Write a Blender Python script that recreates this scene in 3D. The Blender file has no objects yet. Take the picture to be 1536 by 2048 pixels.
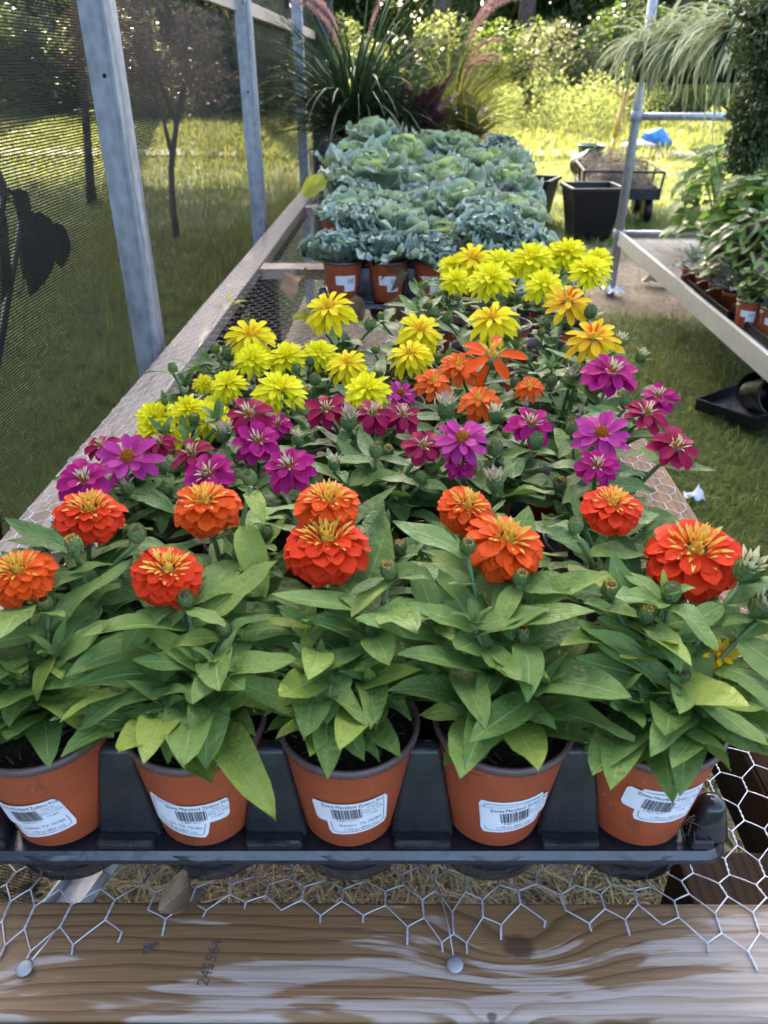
import bpy, bmesh, math, random
import numpy as np
from mathutils import Matrix, Vector, Euler, noise as mnoise

R = math.radians
rng = np.random.default_rng(7)
random.seed(7)
scene = bpy.context.scene
COL = scene.collection

# ------------------------------------------------------------------ camera
CAM_H = 1.385
PITCH, YAW, FPX = R(30.0), R(1.5), 1540.0
cam_d = bpy.data.cameras.new('camera')
cam = bpy.data.objects.new('camera', cam_d)
COL.objects.link(cam)
cam.location = (0, 0, CAM_H)
cam.rotation_euler = (math.pi / 2 - PITCH, 0, YAW)
cam_d.sensor_fit = 'VERTICAL'
cam_d.sensor_height = 36.0
cam_d.lens = FPX / 2048 * 36.0
cam_d.clip_start = 0.02
cam_d.clip_end = 500
cam_d.dof.use_dof = True
cam_d.dof.focus_distance = 0.78
cam_d.dof.aperture_fstop = 10.5
scene.camera = cam

# ------------------------------------------------------------------ light
SUN_EL, SUN_AZ = R(35), R(-14)          # azimuth from +Y, negative = to the left
world = bpy.data.worlds.new('World')
scene.world = world
world.use_nodes = True
wn = world.node_tree
bg = wn.nodes['Background']
sky = wn.nodes.new('ShaderNodeTexSky')
sky.sky_type = 'NISHITA'
sky.sun_disc = False
sky.sun_elevation = SUN_EL
sky.sun_rotation = SUN_AZ
sky.air_density = 0.55
sky.dust_density = 4.5
sky.ozone_density = 0.3
wn.links.new(sky.outputs[0], bg.inputs[0])
bg.inputs[1].default_value = 0.15
sun_d = bpy.data.lights.new('sun', 'SUN')
sun_d.energy = 5.0
sun_d.angle = R(0.53)
sun_d.color = (1.0, 0.84, 0.58)
sun = bpy.data.objects.new('sun', sun_d)
COL.objects.link(sun)
SUN_DIR = Vector((math.sin(SUN_AZ) * math.cos(SUN_EL), math.cos(SUN_AZ) * math.cos(SUN_EL), math.sin(SUN_EL)))
sun.rotation_euler = SUN_DIR.to_track_quat('Z', 'Y').to_euler()
sun.location = SUN_DIR * 60

vs = scene.view_settings
vs.view_transform = 'Standard'
vs.look = 'None'
vs.gamma = 1
vs.exposure = 3.16
scene.cycles.max_bounces = 7
scene.cycles.transparent_max_bounces = 24
scene.cycles.use_denoising = True


# ------------------------------------------------------------------ helpers
def ray(u, v):
    """direction of the photograph's sight line through a point (1536 x 2048)"""
    x = (u - 768) / FPX
    y = -(v - 1024) / FPX
    d = (x, math.cos(PITCH) + y * math.sin(PITCH), -math.sin(PITCH) + y * math.cos(PITCH))
    c, s = math.cos(YAW), math.sin(YAW)
    return Vector((c * d[0] - s * d[1], s * d[0] + c * d[1], d[2]))


def aty(u, v, Y):
    d = ray(u, v)
    return Vector((0, 0, CAM_H)) + d * (Y / d.y)


def atz(u, v, z):
    d = ray(u, v)
    return Vector((0, 0, CAM_H)) + d * ((z - CAM_H) / d.z)


def atx(u, v, X):
    d = ray(u, v)
    return Vector((0, 0, CAM_H)) + d * (X / d.x)


def depth_of(p):
    q = Vector(p) - Vector((0, 0, CAM_H))
    fy = -math.sin(YAW) * q.x + math.cos(YAW) * q.y
    return fy * math.cos(PITCH) - q.z * math.sin(PITCH)


def proj(p):
    q = Vector(p) - Vector((0, 0, CAM_H))
    c, s = math.cos(YAW), math.sin(YAW)
    x, y = c * q.x + s * q.y, -s * q.x + c * q.y
    dep = y * math.cos(PITCH) - q.z * math.sin(PITCH)
    return 768 + FPX * x / dep, 1024 - FPX * (y * math.sin(PITCH) + q.z * math.cos(PITCH)) / dep, dep


def mk_mesh(name, V, F, mats, uv=None, smooth=True, mi=None):
    me = bpy.data.meshes.new(name)
    V = np.asarray(V, dtype=np.float64)
    if isinstance(F, np.ndarray):
        nf, k = F.shape
        me.vertices.add(len(V))
        me.vertices.foreach_set('co', V.ravel())
        me.loops.add(nf * k)
        me.loops.foreach_set('vertex_index', F.ravel().astype(np.int32))
        me.polygons.add(nf)
        me.polygons.foreach_set('loop_start', np.arange(0, nf * k, k, dtype=np.int32))
    else:
        me.from_pydata([tuple(v) for v in V], [], F)
    if not isinstance(mats, (list, tuple)):
        mats = [mats]
    for m in mats:
        me.materials.append(m)
    if uv is not None:
        lay = me.uv_layers.new(name='uv')
        idx = np.empty(len(me.loops), dtype=np.int32)
        me.loops.foreach_get('vertex_index', idx)
        lay.data.foreach_set('uv', np.asarray(uv, dtype=np.float32)[idx].ravel())
    me.polygons.foreach_set('use_smooth', np.full(len(me.polygons), smooth, dtype=bool))
    if mi is not None:
        me.polygons.foreach_set('material_index', np.asarray(mi, dtype=np.int32))
    me.update(calc_edges=True)
    return me


class MB:
    """collects shapes into one mesh"""
    def __init__(self):
        self.V, self.F, self.M, self.U = [], [], [], []
        self.m = 0

    def add(self, V, F, uv=None, M=None):
        o = len(self.V)
        if M is not None:
            V = [M @ Vector(v) for v in V]
        self.V += [tuple(v) for v in V]
        self.F += [tuple(i + o for i in f) for f in F]
        self.M += [self.m] * len(F)
        self.U += [tuple(u) for u in uv] if uv is not None else [(0.5, 0.5)] * len(V)
        return self

    def box(self, c, s, M=None, bevel=0.0, taper=None):
        """box with centre c, size s, chamfered edges; taper scales the top"""
        bm = bmesh.new()
        bmesh.ops.create_cube(bm, size=1.0)
        for v in bm.verts:
            f = taper if (taper and v.co.z > 0) else (1, 1)
            v.co = Vector((v.co.x * s[0] * f[0] + c[0], v.co.y * s[1] * f[1] + c[1], v.co.z * s[2] + c[2]))
        if bevel:
            bmesh.ops.bevel(bm, geom=bm.edges[:], offset=bevel, segments=2, affect='EDGES', profile=0.5)
        bm.verts.index_update()
        self.add([v.co.copy() for v in bm.verts], [[v.index for v in f.verts] for f in bm.faces], None, M)
        bm.free()
        return self

    def tube(self, pts, rad, n=8, cap=True, M=None):
        pts = [Vector(p) for p in pts]
        if not hasattr(rad, '__len__'):
            rad = [rad] * len(pts)
        V, F = [], []
        up = None
        for i, p in enumerate(pts):
            t = (pts[min(i + 1, len(pts) - 1)] - pts[max(i - 1, 0)])
            t = t.normalized() if t.length > 1e-9 else Vector((0, 0, 1))
            if up is None:
                a = Vector((0, 0, 1)) if abs(t.z) < 0.9 else Vector((1, 0, 0))
                up = t.cross(a).normalized()
            up = (up - t * up.dot(t)).normalized()
            w = t.cross(up)
            for k in range(n):
                an = 2 * math.pi * k / n
                V.append(p + (up * math.cos(an) + w * math.sin(an)) * rad[i])
        for i in range(len(pts) - 1):
            for k in range(n):
                a, b = i * n + k, i * n + (k + 1) % n
                F.append((a, b, b + n, a + n))
        if cap:
            F.append(tuple(range(n))[::-1])
            F.append(tuple(range((len(pts) - 1) * n, len(pts) * n)))
        uv = [(k / n, i / max(1, len(pts) - 1)) for i in range(len(pts)) for k in range(n)]
        return self.add(V, F, uv, M)

    def lathe(self, prof, n=24, M=None, cap=True):
        V, F = [], []
        for (r, z) in prof:
            for k in range(n):
                a = 2 * math.pi * k / n
                V.append((r * math.cos(a), r * math.sin(a), z))
        for i in range(len(prof) - 1):
            for k in range(n):
                a, b = i * n + k, i * n + (k + 1) % n
                F.append((a, b, b + n, a + n))
        if cap and prof[0][0] > 1e-6:
            F.append(tuple(range(n))[::-1])
        if cap and prof[-1][0] > 1e-6:
            F.append(tuple(range((len(prof) - 1) * n, len(prof) * n)))
        return self.add(V, F, None, M)

    def mesh(self, name, mats, smooth=True, uv=False):
        return mk_mesh(name, self.V, self.F, mats, self.U if uv else None, smooth, self.M)


def ob(name, mesh, parent=None, M=None):
    o = bpy.data.objects.new(name, mesh)
    COL.objects.link(o)
    if parent is not None:
        o.parent = parent
    if M is not None:
        o.matrix_basis = M
    return o


def tag(o, label=None, cat=None, group=None, kind=None):
    if label:
        o['label'] = label
    if cat:
        o['category'] = cat
    if group:
        o['group'] = group
    if kind:
        o['kind'] = kind
    return o


def thing(name, label, cat, loc=(0, 0, 0), rz=0.0, group=None):
    o = ob(name, None, None, Matrix.Translation(Vector(loc)) @ Matrix.Rotation(rz, 4, 'Z'))
    o.empty_display_size = 0.05
    return tag(o, label, cat, group)


T = Matrix.Translation
def RX(a): return Matrix.Rotation(a, 4, 'X')
def RY(a): return Matrix.Rotation(a, 4, 'Y')
def RZ(a): return Matrix.Rotation(a, 4, 'Z')
def SC(s): return Matrix.Diagonal((s, s, s, 1)) if not hasattr(s, '__len__') else Matrix.Diagonal((*s, 1))
def uni(a, b): return random.uniform(a, b)


# ------------------------------------------------------------------ material helper
class NT:
    def __init__(self, name):
        self.m = bpy.data.materials.new(name)
        self.m.use_nodes = True
        self.t = self.m.node_tree
        self.t.nodes.clear()
        self.o = self.t.nodes.new('ShaderNodeOutputMaterial')

    def n(self, kind, **kw):
        nd = self.t.nodes.new(kind)
        for k, v in kw.items():
            setattr(nd, k, v)
        return nd

    def s(self, sock, v):
        if isinstance(v, bpy.types.NodeSocket):
            self.t.links.new(v, sock)
        elif v is not None:
            if hasattr(sock.default_value, '__len__') and not hasattr(v, '__len__'):
                v = (v, v, v)
            if hasattr(v, '__len__') and len(v) == 3 and len(sock.default_value) == 4:
                v = (*v, 1)
            sock.default_value = v

    def math(self, op, a, b=None, c=None, clamp=False):
        nd = self.n('ShaderNodeMath', operation=op, use_clamp=clamp)
        for i, x in enumerate((a, b, c)):
            if x is not None:
                self.s(nd.inputs[i], x)
        return nd.outputs[0]

    def vm(self, op, a, b=None):
        nd = self.n('ShaderNodeVectorMath', operation=op)
        self.s(nd.inputs[0], a)
        if b is not None:
            self.s(nd.inputs[1], b)
        return nd.outputs['Value'] if op in ('LENGTH', 'DOT_PRODUCT', 'DISTANCE') else nd.outputs[0]

    def obj(self):
        return self.n('ShaderNodeTexCoord').outputs['Object']

    def pos(self):
        return self.n('ShaderNodeNewGeometry').outputs['Position']

    def uv(self):
        return self.n('ShaderNodeTexCoord').outputs['UV']

    def rand(self):
        return self.n('ShaderNodeObjectInfo').outputs['Random']

    def sep(self, v):
        nd = self.n('ShaderNodeSeparateXYZ')
        self.s(nd.inputs[0], v)
        return nd.outputs[0], nd.outputs[1], nd.outputs[2]

    def noise(self, vec, scale=5, detail=3, rough=0.55, dist=0.0):
        nd = self.n('ShaderNodeTexNoise')
        if vec is not None:
            self.s(nd.inputs['Vector'], vec)
        nd.inputs['Scale'].default_value = scale
        nd.inputs['Detail'].default_value = detail
        nd.inputs['Roughness'].default_value = rough
        nd.inputs['Distortion'].default_value = dist
        return nd.outputs[0]

    def vor(self, vec, scale=5, feat='F1'):
        nd = self.n('ShaderNodeTexVoronoi', feature=feat)
        self.s(nd.inputs['Vector'], vec)
        nd.inputs['Scale'].default_value = scale
        return nd.outputs[0]

    def ramp(self, fac, stops, interp='LINEAR'):
        nd = self.n('ShaderNodeValToRGB')
        cr = nd.color_ramp
        cr.interpolation = interp
        while len(cr.elements) < len(stops):
            cr.elements.new(0.5)
        for e, (p, c) in zip(cr.elements, stops):
            e.position = p
            e.color = (*c, 1) if len(c) == 3 else c
        self.s(nd.inputs[0], fac)
        return nd.outputs[0]

    def sm(self, v, a, b, c=0.0, d=1.0):
        nd = self.n('ShaderNodeMapRange', interpolation_type='SMOOTHSTEP')
        self.s(nd.inputs[0], v)
        for i, x in enumerate((a, b, c, d)):
            nd.inputs[i + 1].default_value = x
        return nd.outputs[0]

    def mix(self, fac, a, b, blend='MIX'):
        nd = self.n('ShaderNodeMix', data_type='RGBA', blend_type=blend)
        self.s(nd.inputs[0], fac)
        self.s(nd.inputs[6], a)
        self.s(nd.inputs[7], b)
        return nd.outputs[2]

    def bump(self, h, strength=0.3, dist=0.01):
        nd = self.n('ShaderNodeBump')
        nd.inputs['Strength'].default_value = strength
        nd.inputs['Distance'].default_value = dist
        self.s(nd.inputs['Height'], h)
        return nd.outputs[0]

    def p(self, col, rough=0.5, metal=0.0, spec=0.5, nrm=None, trans=None, sub=None):
        nd = self.n('ShaderNodeBsdfPrincipled')
        self.s(nd.inputs['Base Color'], col)
        self.s(nd.inputs['Roughness'], rough)
        self.s(nd.inputs['Metallic'], metal)
        self.s(nd.inputs['Specular IOR Level'], spec)
        if nrm is not None:
            self.s(nd.inputs['Normal'], nrm)
        return nd.outputs[0]

    def ms(self, fac, a, b):
        nd = self.n('ShaderNodeMixShader')
        self.s(nd.inputs[0], fac)
        self.t.links.new(a, nd.inputs[1])
        self.t.links.new(b, nd.inputs[2])
        return nd.outputs[0]

    def transl(self, col):
        nd = self.n('ShaderNodeBsdfTranslucent')
        self.s(nd.inputs[0], col)
        return nd.outputs[0]

    def end(self, sh):
        self.t.links.new(sh, self.o.inputs[0])
        return self.m


def m_plain(name, c, rough=0.5, metal=0.0, vary=0.25, scale=20, bump=0.0, spec=0.5, bscale=None):
    t = NT(name)
    o = t.obj()
    n = t.noise(o, scale, 4)
    lo = tuple(x * (1 - vary) for x in c)
    hi = tuple(min(1, x * (1 + vary)) for x in c)
    col = t.ramp(n, [(0.3, lo), (0.7, hi)])
    r = t.sm(t.noise(o, scale * 2.3, 3), 0.3, 0.7, max(0.03, rough - 0.1), min(1, rough + 0.1))
    nr = t.bump(t.noise(o, bscale or scale * 4, 4), bump, 0.005) if bump else None
    return t.end(t.p(col, r, metal, spec, nr))


def m_leaf(name, c1, c2, vein, transl=0.28, rough=0.42, veins=9.0, spec=0.5, tip=None, tcol=None, mid=0.035, old=None, edge=None):
    """leaf with midrib and side veins from its uv, each object its own tone"""
    t = NT(name)
    u, v, _ = t.sep(t.uv())
    r = t.rand()
    du = t.math('ABSOLUTE', t.math('SUBTRACT', u, 0.5))
    o = t.vm('ADD', t.obj(), t.vm('MULTIPLY', (1.0, 1.0, 1.0), t.math('MULTIPLY', r, 37.0)))
    blot = t.noise(o, 3.0, 3)
    col = t.mix(r, c1, c2)
    col = t.mix(t.sm(blot, 0.35, 0.7, 0.0, 0.45), col, tuple(x * 0.62 for x in c1))
    if old:
        col = t.mix(t.sm(r, 0.74, 0.97, 0.0, 0.8), col, old)
    if tip:
        col = t.mix(t.math('MULTIPLY', t.sm(v, 0.55, 1.0), t.sm(t.noise(o, 4, 3), 0.35, 0.65)), col, tip)
    if edge:
        col = t.mix(t.sm(t.math('MAXIMUM', t.math('MULTIPLY', du, 2.0), v), 0.78, 1.0, 0.0, 0.7), col, edge)
    mrib = t.sm(du, mid * 0.25, mid, 1.0, 0.0)
    fan = t.math('SUBTRACT', t.math('MULTIPLY', v, veins), t.math('MULTIPLY', du, veins * 1.1))
    fr = t.math('ABSOLUTE', t.math('SUBTRACT', t.math('FRACT', fan), 0.5))
    side = t.sm(fr, 0.0, 0.10, 0.28, 0.0)
    vm_ = t.math('MAXIMUM', t.math('MULTIPLY', mrib, 0.75), side)
    col = t.mix(vm_, col, vein)
    h = t.math('ADD', t.math('MULTIPLY', vm_, -0.6), t.math('MULTIPLY', t.noise(o, 14, 3), 0.5))
    nr = t.bump(h, 0.35, 0.02)
    rr = t.sm(t.noise(o, 9, 3), 0.35, 0.65, rough - 0.10, rough + 0.12)
    sh = t.p(col, rr, 0, spec, nr)
    tc = tcol or (c2[0] * 1.5, min(1, c2[1] * 1.6), c2[2] * 0.7)
    return t.end(t.ms(transl, sh, t.transl(t.mix(0.4, col, tc))))


def m_petal(name, base, mid, tip, transl=0.3, rough=0.45, vary=0.18):
    t = NT(name)
    u, v, _ = t.sep(t.uv())
    r = t.rand()
    col = t.ramp(v, [(0.0, base), (0.45, mid), (1.0, tip)])
    st = t.noise(t.vm('MULTIPLY', t.uv(), (26.0, 1.6, 1.0)), 1.0, 2)
    col = t.mix(t.sm(st, 0.35, 0.65, 0.0, 0.28), col, tuple(x * 0.55 for x in mid))
    dark = t.mix(t.math('MULTIPLY', r, vary * 2), col, tuple(x * 0.6 for x in mid))
    nr = t.bump(st, 0.25, 0.02)
    sh = t.p(dark, rough + .1, 0, 0.18, nr)
    return t.end(t.ms(transl, sh, t.transl(dark)))


# ------------------------------------------------------------------ materials
def m_wood(name, axis=0, pale=(0.36, 0.30, 0.24), brown=(0.20, 0.13, 0.075), dark=(0.09, 0.06, 0.04), dry=0.5, knots=(), seed=0.0, edge_bias=None, gloss=0.24, spec=0.5):
    """board with growth rings running along one axis and pale patches on damp brown"""
    t = NT(name)
    o = t.obj()
    x, y, z = t.sep(o)
    ax = (x, y, z)
    L = ax[axis]
    W = ax[1 - axis] if axis < 2 else x
    field = W
    for (kx, ky, s, a) in knots:
        dx = t.math('DIVIDE', t.math('SUBTRACT', L, kx), s * 2.2)
        dy = t.math('DIVIDE', t.math('SUBTRACT', W, ky), s)
        d2 = t.math('ADD', t.math('MULTIPLY', dx, dx), t.math('MULTIPLY', dy, dy))
        g = t.math('EXPONENT', t.math('MULTIPLY', d2, -1.0))
        field = t.math('ADD', field, t.math('MULTIPLY', g, a))
    cv = t.n('ShaderNodeCombineXYZ')
    t.s(cv.inputs[0], t.math('MULTIPLY', L, 3.0))
    t.s(cv.inputs[1], t.math('MULTIPLY', W, 16.0))
    t.s(cv.inputs[2], t.math('ADD', t.math('MULTIPLY', z, 8.0), seed))
    vec = cv.outputs[0]
    wob = t.noise(vec, 1.0, 3)
    ph = t.math('ADD', t.math('MULTIPLY', field, 95.0), t.math('MULTIPLY', wob, 3.2))
    ring = t.math('FRACT', ph)
    late = t.math('MULTIPLY', t.sm(ring, 0.45, 0.93), t.sm(ring, 0.93, 1.0, 1.0, 0.0))
    cv2 = t.n('ShaderNodeCombineXYZ')
    t.s(cv2.inputs[0], t.math('MULTIPLY', L, 12.0))
    t.s(cv2.inputs[1], t.math('MULTIPLY', W, 420.0))
    t.s(cv2.inputs[2], t.math('ADD', t.math('MULTIPLY', z, 300.0), seed))
    fib = t.noise(cv2.outputs[0], 1.0, 3)
    cv3 = t.n('ShaderNodeCombineXYZ')
    t.s(cv3.inputs[0], t.math('ADD', t.math('MULTIPLY', L, 7.0), seed))
    t.s(cv3.inputs[1], t.math('MULTIPLY', field, 52.0))
    palen = t.noise(cv3.outputs[0], 1.0, 3, 0.5, 0.25)
    if edge_bias is not None:
        palen = t.math('ADD', palen, t.math('ADD', t.math('MULTIPLY', L, edge_bias[0]), t.math('MULTIPLY', W, edge_bias[1])))
    pmask = t.sm(palen, 1 - dry - 0.025, 1 - dry + 0.035)  # dry sets how much of the board takes the pale colour
    wetc = t.mix(late, brown, dark)
    palec = t.mix(t.math('MULTIPLY', late, 0.5), pale, brown)
    col = t.mix(pmask, wetc, palec)
    col = t.mix(t.sm(fib, 0.35, 0.75, 0.0, 0.35), col, tuple(c * 0.5 for c in brown))
    for (kx, ky, s, a) in knots:
        dx = t.math('DIVIDE', t.math('SUBTRACT', L, kx), s * 0.55)
        dy = t.math('DIVIDE', t.math('SUBTRACT', W, ky), s * 0.42)
        d = t.math('SQRT', t.math('ADD', t.math('MULTIPLY', dx, dx), t.math('MULTIPLY', dy, dy)))
        d = t.math('ADD', d, t.math('MULTIPLY', t.noise(o, 90, 2), 0.5))
        col = t.mix(t.sm(d, 0.75, 1.25, 0.8, 0.0), col, (0.05, 0.026, 0.014))
    cv4 = t.n('ShaderNodeCombineXYZ')
    t.s(cv4.inputs[0], t.math('MULTIPLY', L, 9.0))
    t.s(cv4.inputs[1], t.math('MULTIPLY', field, 260.0))
    crk = t.noise(cv4.outputs[0], 1.0, 2)
    col = t.mix(t.sm(crk, 0.68, 0.74, 0.0, 0.75), col, (0.035, 0.022, 0.014))
    sp = t.vor(o, 160)
    col = t.mix(t.sm(sp, 0.05, 0.12, 0.25, 0.0), col, (0.05, 0.035, 0.025))
    rough = t.math('ADD', t.math('MULTIPLY', pmask, 0.28), t.math('ADD', gloss, t.math('MULTIPLY', fib, 0.2)))
    h = t.math('ADD', t.math('MULTIPLY', fib, 0.5), t.math('MULTIPLY', late, 0.35))
    return t.end(t.p(col, rough, 0, spec, t.bump(h, 0.45, 0.002)))


def m_galv(name, tone=0.42):
    t = NT(name)
    o = t.obj()
    n = t.vor(t.vm('MULTIPLY', o, (1, 1, 0.6)), 55)
    n2 = t.noise(t.vm('MULTIPLY', o, (18, 18, 2.0)), 1.5, 4)
    n3 = t.noise(o, 6, 4)
    f = t.math('ADD', t.math('MULTIPLY', n, 0.30), t.math('ADD', t.math('MULTIPLY', n2, 0.5), t.math('MULTIPLY', n3, 0.12)))
    col = t.ramp(f, [(0.3, (tone * 0.6, tone * 0.63, tone * 0.66)), (0.8, (tone * 1.25, tone * 1.3, tone * 1.36))])
    r = t.sm(n2, 0.3, 0.7, 0.36, 0.62)
    return t.end(t.p(col, r, 0.55, 0.5, t.bump(n2, 0.12, 0.003)))


def m_blades(name, cols, transl=0.45, rough=0.5):
    """grass and small foliage: tone from the uv's random u, lighter to the tip"""
    t = NT(name)
    u, v, _ = t.sep(t.uv())
    big = t.noise(t.pos(), 0.55, 3)
    f = t.math('ADD', t.math('MULTIPLY', u, 0.6), t.math('MULTIPLY', big, 0.5))
    k = len(cols) - 1
    col = t.ramp(f, [(0.15 + 0.75 * i / k, c) for i, c in enumerate(cols)])
    sh = t.p(col, rough, 0, 0.45)
    return t.end(t.ms(transl, sh, t.transl(t.mix(0.5, col, cols[-1]))))


def m_ground():
    t = NT('ground_soil_and_turf')
    p = t.pos()
    x, y, z = t.sep(p)
    n1 = t.noise(p, 0.9, 5)
    n2 = t.noise(p, 9, 5)
    n3 = t.noise(p, 70, 4)
    green = t.ramp(t.math('ADD', t.math('MULTIPLY', n1, 0.5), t.math('MULTIPLY', n2, 0.5)),
                   [(0.3, (0.035, 0.055, 0.014)), (0.55, (0.065, 0.10, 0.022)), (0.75, (0.11, 0.13, 0.035))])
    soil = t.ramp(t.math('ADD', t.math('MULTIPLY', n2, 0.5), t.math('MULTIPLY', n3, 0.5)),
                  [(0.3, (0.10, 0.075, 0.05)), (0.6, (0.24, 0.19, 0.135)), (0.8, (0.36, 0.30, 0.23))])
    # bare ground between the two benches
    dx = t.math('DIVIDE', t.math('SUBTRACT', x, 1.75), 1.0)
    dy = t.math('DIVIDE', t.math('SUBTRACT', y, 6.1), 1.25)
    d = t.math('SQRT', t.math('ADD', t.math('MULTIPLY', dx, dx), t.math('MULTIPLY', dy, dy)))
    bare = t.sm(t.math('ADD', d, t.math('MULTIPLY', t.math('SUBTRACT', n2, 0.5), 1.6)), 0.75, 1.15, 1.0, 0.0)
    ux = t.math('DIVIDE', t.math('ADD', x, 0.1), 0.85)
    uy = t.math('DIVIDE', t.math('SUBTRACT', y, 2.6), 3.4)
    d2 = t.math('SQRT', t.math('ADD', t.math('MULTIPLY', ux, ux), t.math('MULTIPLY', uy, uy)))
    under = t.sm(t.math('ADD', d2, t.math('MULTIPLY', t.math('SUBTRACT', n2, 0.5), 0.8)), 0.8, 1.2, 1.0, 0.0)
    m = t.math('MAXIMUM', bare, under)
    m = t.math('MAXIMUM', m, t.sm(n1, 0.62, 0.72, 0.0, 0.5))
    col = t.mix(m, green, soil)
    return t.end(t.p(col, 0.9, 0, 0.2, t.bump(t.math('ADD', n2, n3), 0.6, 0.03)))


def m_screen():
    t = NT('shade_cloth_knit')
    u, v, _ = t.sep(t.uv())
    q = 0.0053
    pz = t.math('ADD', t.math('DIVIDE', v, q), t.math('MULTIPLY', t.noise(t.uv(), 6, 2), 0.8))
    row = t.math('FLOOR', pz)
    b = t.math('ABSOLUTE', t.math('SUBTRACT', t.math('FRACT', pz), 0.5))
    wob = t.math('MULTIPLY', t.math('SUBTRACT', t.noise(t.uv(), 40, 3), 0.5), 0.8)
    au = t.math('ADD', t.math('ADD', t.math('DIVIDE', u, 0.0057), t.math('MULTIPLY', t.math('MODULO', row, 2.0), 0.5)), wob)
    a = t.math('ABSOLUTE', t.math('SUBTRACT', t.math('FRACT', au), 0.5))
    hole = t.math('MULTIPLY', t.sm(a, 0.30, 0.40, 1.0, 0.0), t.sm(b, 0.21, 0.33, 1.0, 0.0))
    den = t.noise(t.uv(), 2.2, 4)
    hole = t.math('MULTIPLY', hole, t.sm(den, 0.2, 0.75, 0.97, 0.72))
    sh = t.p((0.006, 0.0075, 0.0065), 0.6, 0, 0.15)
    tr = t.n('ShaderNodeBsdfTransparent').outputs[0]
    return t.end(t.ms(hole, sh, tr))


M_ground = m_ground()
M_grass = m_blades('grass_blades', [(0.035, 0.075, 0.010), (0.065, 0.125, 0.016), (0.125, 0.185, 0.026), (0.23, 0.22, 0.06)], 0.55)
M_straw = m_blades('dry_straw', [(0.05, 0.035, 0.018), (0.13, 0.09, 0.045), (0.28, 0.21, 0.11), (0.16, 0.17, 0.05)], 0.2, 0.6)
M_wood_front = m_wood('front_rail_wood', 0, pale=(0.42, 0.35, 0.28), brown=(0.23, 0.130, 0.052), dark=(0.130, 0.070, 0.030), dry=0.435,
                      knots=((-0.28, -0.008, 0.016, 0.030), (0.145, 0.008, 0.030, 0.034), (0.118, -0.042, 0.009, 0.014)), seed=3.1, edge_bias=(0.30, -2.0))
M_wood_rail = m_wood('weathered_rail_wood', 1, pale=(0.26, 0.225, 0.19), brown=(0.15, 0.108, 0.075), dark=(0.085, 0.06, 0.045), dry=0.58, seed=9.0)
M_wood_cross = m_wood('cross_board_wood', 0, pale=(0.44, 0.36, 0.28), brown=(0.27, 0.17, 0.09), dark=(0.14, 0.09, 0.055), dry=0.5, seed=5.0)
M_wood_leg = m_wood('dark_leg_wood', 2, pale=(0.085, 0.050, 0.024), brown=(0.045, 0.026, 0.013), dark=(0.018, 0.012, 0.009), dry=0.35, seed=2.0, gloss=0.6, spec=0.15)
M_wood_brown = m_wood('brown_rail_wood', 1, pale=(0.24, 0.15, 0.085), brown=(0.15, 0.085, 0.042), dark=(0.075, 0.043, 0.024), dry=0.5, seed=6.0, gloss=0.5, spec=0.25)
M_batten = m_wood('batten_wood', 1, pale=(0.52, 0.42, 0.30), brown=(0.40, 0.30, 0.19), dark=(0.26, 0.18, 0.11), dry=0.6, seed=7.0)
M_galv = m_galv('galvanised_steel', 0.40)
M_wire = m_galv('galvanised_wire', 0.72)
M_pipe = m_galv('galvanised_pipe', 0.46)
M_screen = m_screen()
M_black = m_plain('black_tray_plastic', (0.014, 0.017, 0.021), 0.20, 0, 0.35, 30, 0.04, 0.6)
M_blackpot = m_plain('black_pot_plastic', (0.004, 0.004, 0.0045), 0.42, 0, 0.3, 12, 0.05, 0.35)
M_terra = None


def m_terra():
    t = NT('terracotta_plastic')
    o = t.vm('ADD', t.obj(), t.vm('MULTIPLY', (1.0, 1.0, 1.0), t.math('MULTIPLY', t.rand(), 23.0)))
    n = t.noise(o, 22, 4)
    st = t.noise(t.vm('MULTIPLY', o, (14, 14, 260)), 1.0, 3)
    r = t.rand()
    col = t.mix(t.sm(n, 0.3, 0.7, 0.0, 0.45), (0.40, 0.085, 0.030), (0.30, 0.060, 0.022))
    col = t.mix(t.sm(st, 0.55, 0.75, 0.0, 0.25), col, (0.50, 0.15, 0.075))
    spl = t.noise(t.vm('MULTIPLY', o, (60, 60, 18)), 1.0, 4)
    col = t.mix(t.math('MULTIPLY', t.sm(spl, 0.56, 0.70), 0.5), col, (0.14, 0.055, 0.03))
    spk = t.vor(t.vm('MULTIPLY', o, (1, 1, 0.7)), 130)
    msk = t.math('MULTIPLY', t.sm(spk, 0.06, 0.14, 1.0, 0.0), t.sm(t.noise(o, 35, 2), 0.5, 0.62))
    col = t.mix(t.math('MULTIPLY', msk, 0.65), col, (0.62, 0.40, 0.30))
    return t.end(t.p(col, t.sm(n, 0.3, 0.7, 0.36, 0.50), 0, 0.45, t.bump(st, 0.06, 0.002)))


M_terra = m_terra()
M_rim = m_plain('pot_rim_plastic', (0.105, 0.066, 0.060), 0.33, 0, 0.25, 40, 0.03)
M_soil = m_plain('potting_soil', (0.026, 0.018, 0.012), 0.95, 0, 0.7, 160, 1.0, 0.2)
M_paper = m_plain('label_paper', (0.78, 0.80, 0.83), 0.45, 0, 0.03, 20)
M_ink = m_plain('label_ink', (0.045, 0.045, 0.055), 0.6, 0, 0.2, 60)
M_inkgrey = m_plain('label_ink_grey', (0.20, 0.21, 0.24), 0.6, 0, 0.2, 60)
M_stampink = m_plain('wood_stamp_ink', (0.075, 0.062, 0.052), 0.7, 0, 0.5, 300)
M_stem = m_plain('green_stem', (0.085, 0.15, 0.045), 0.5, 0, 0.3, 40)
M_bark = m_plain('tree_bark', (0.085, 0.065, 0.05), 0.9, 0, 0.5, 9, 0.9, 0.2)
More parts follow.
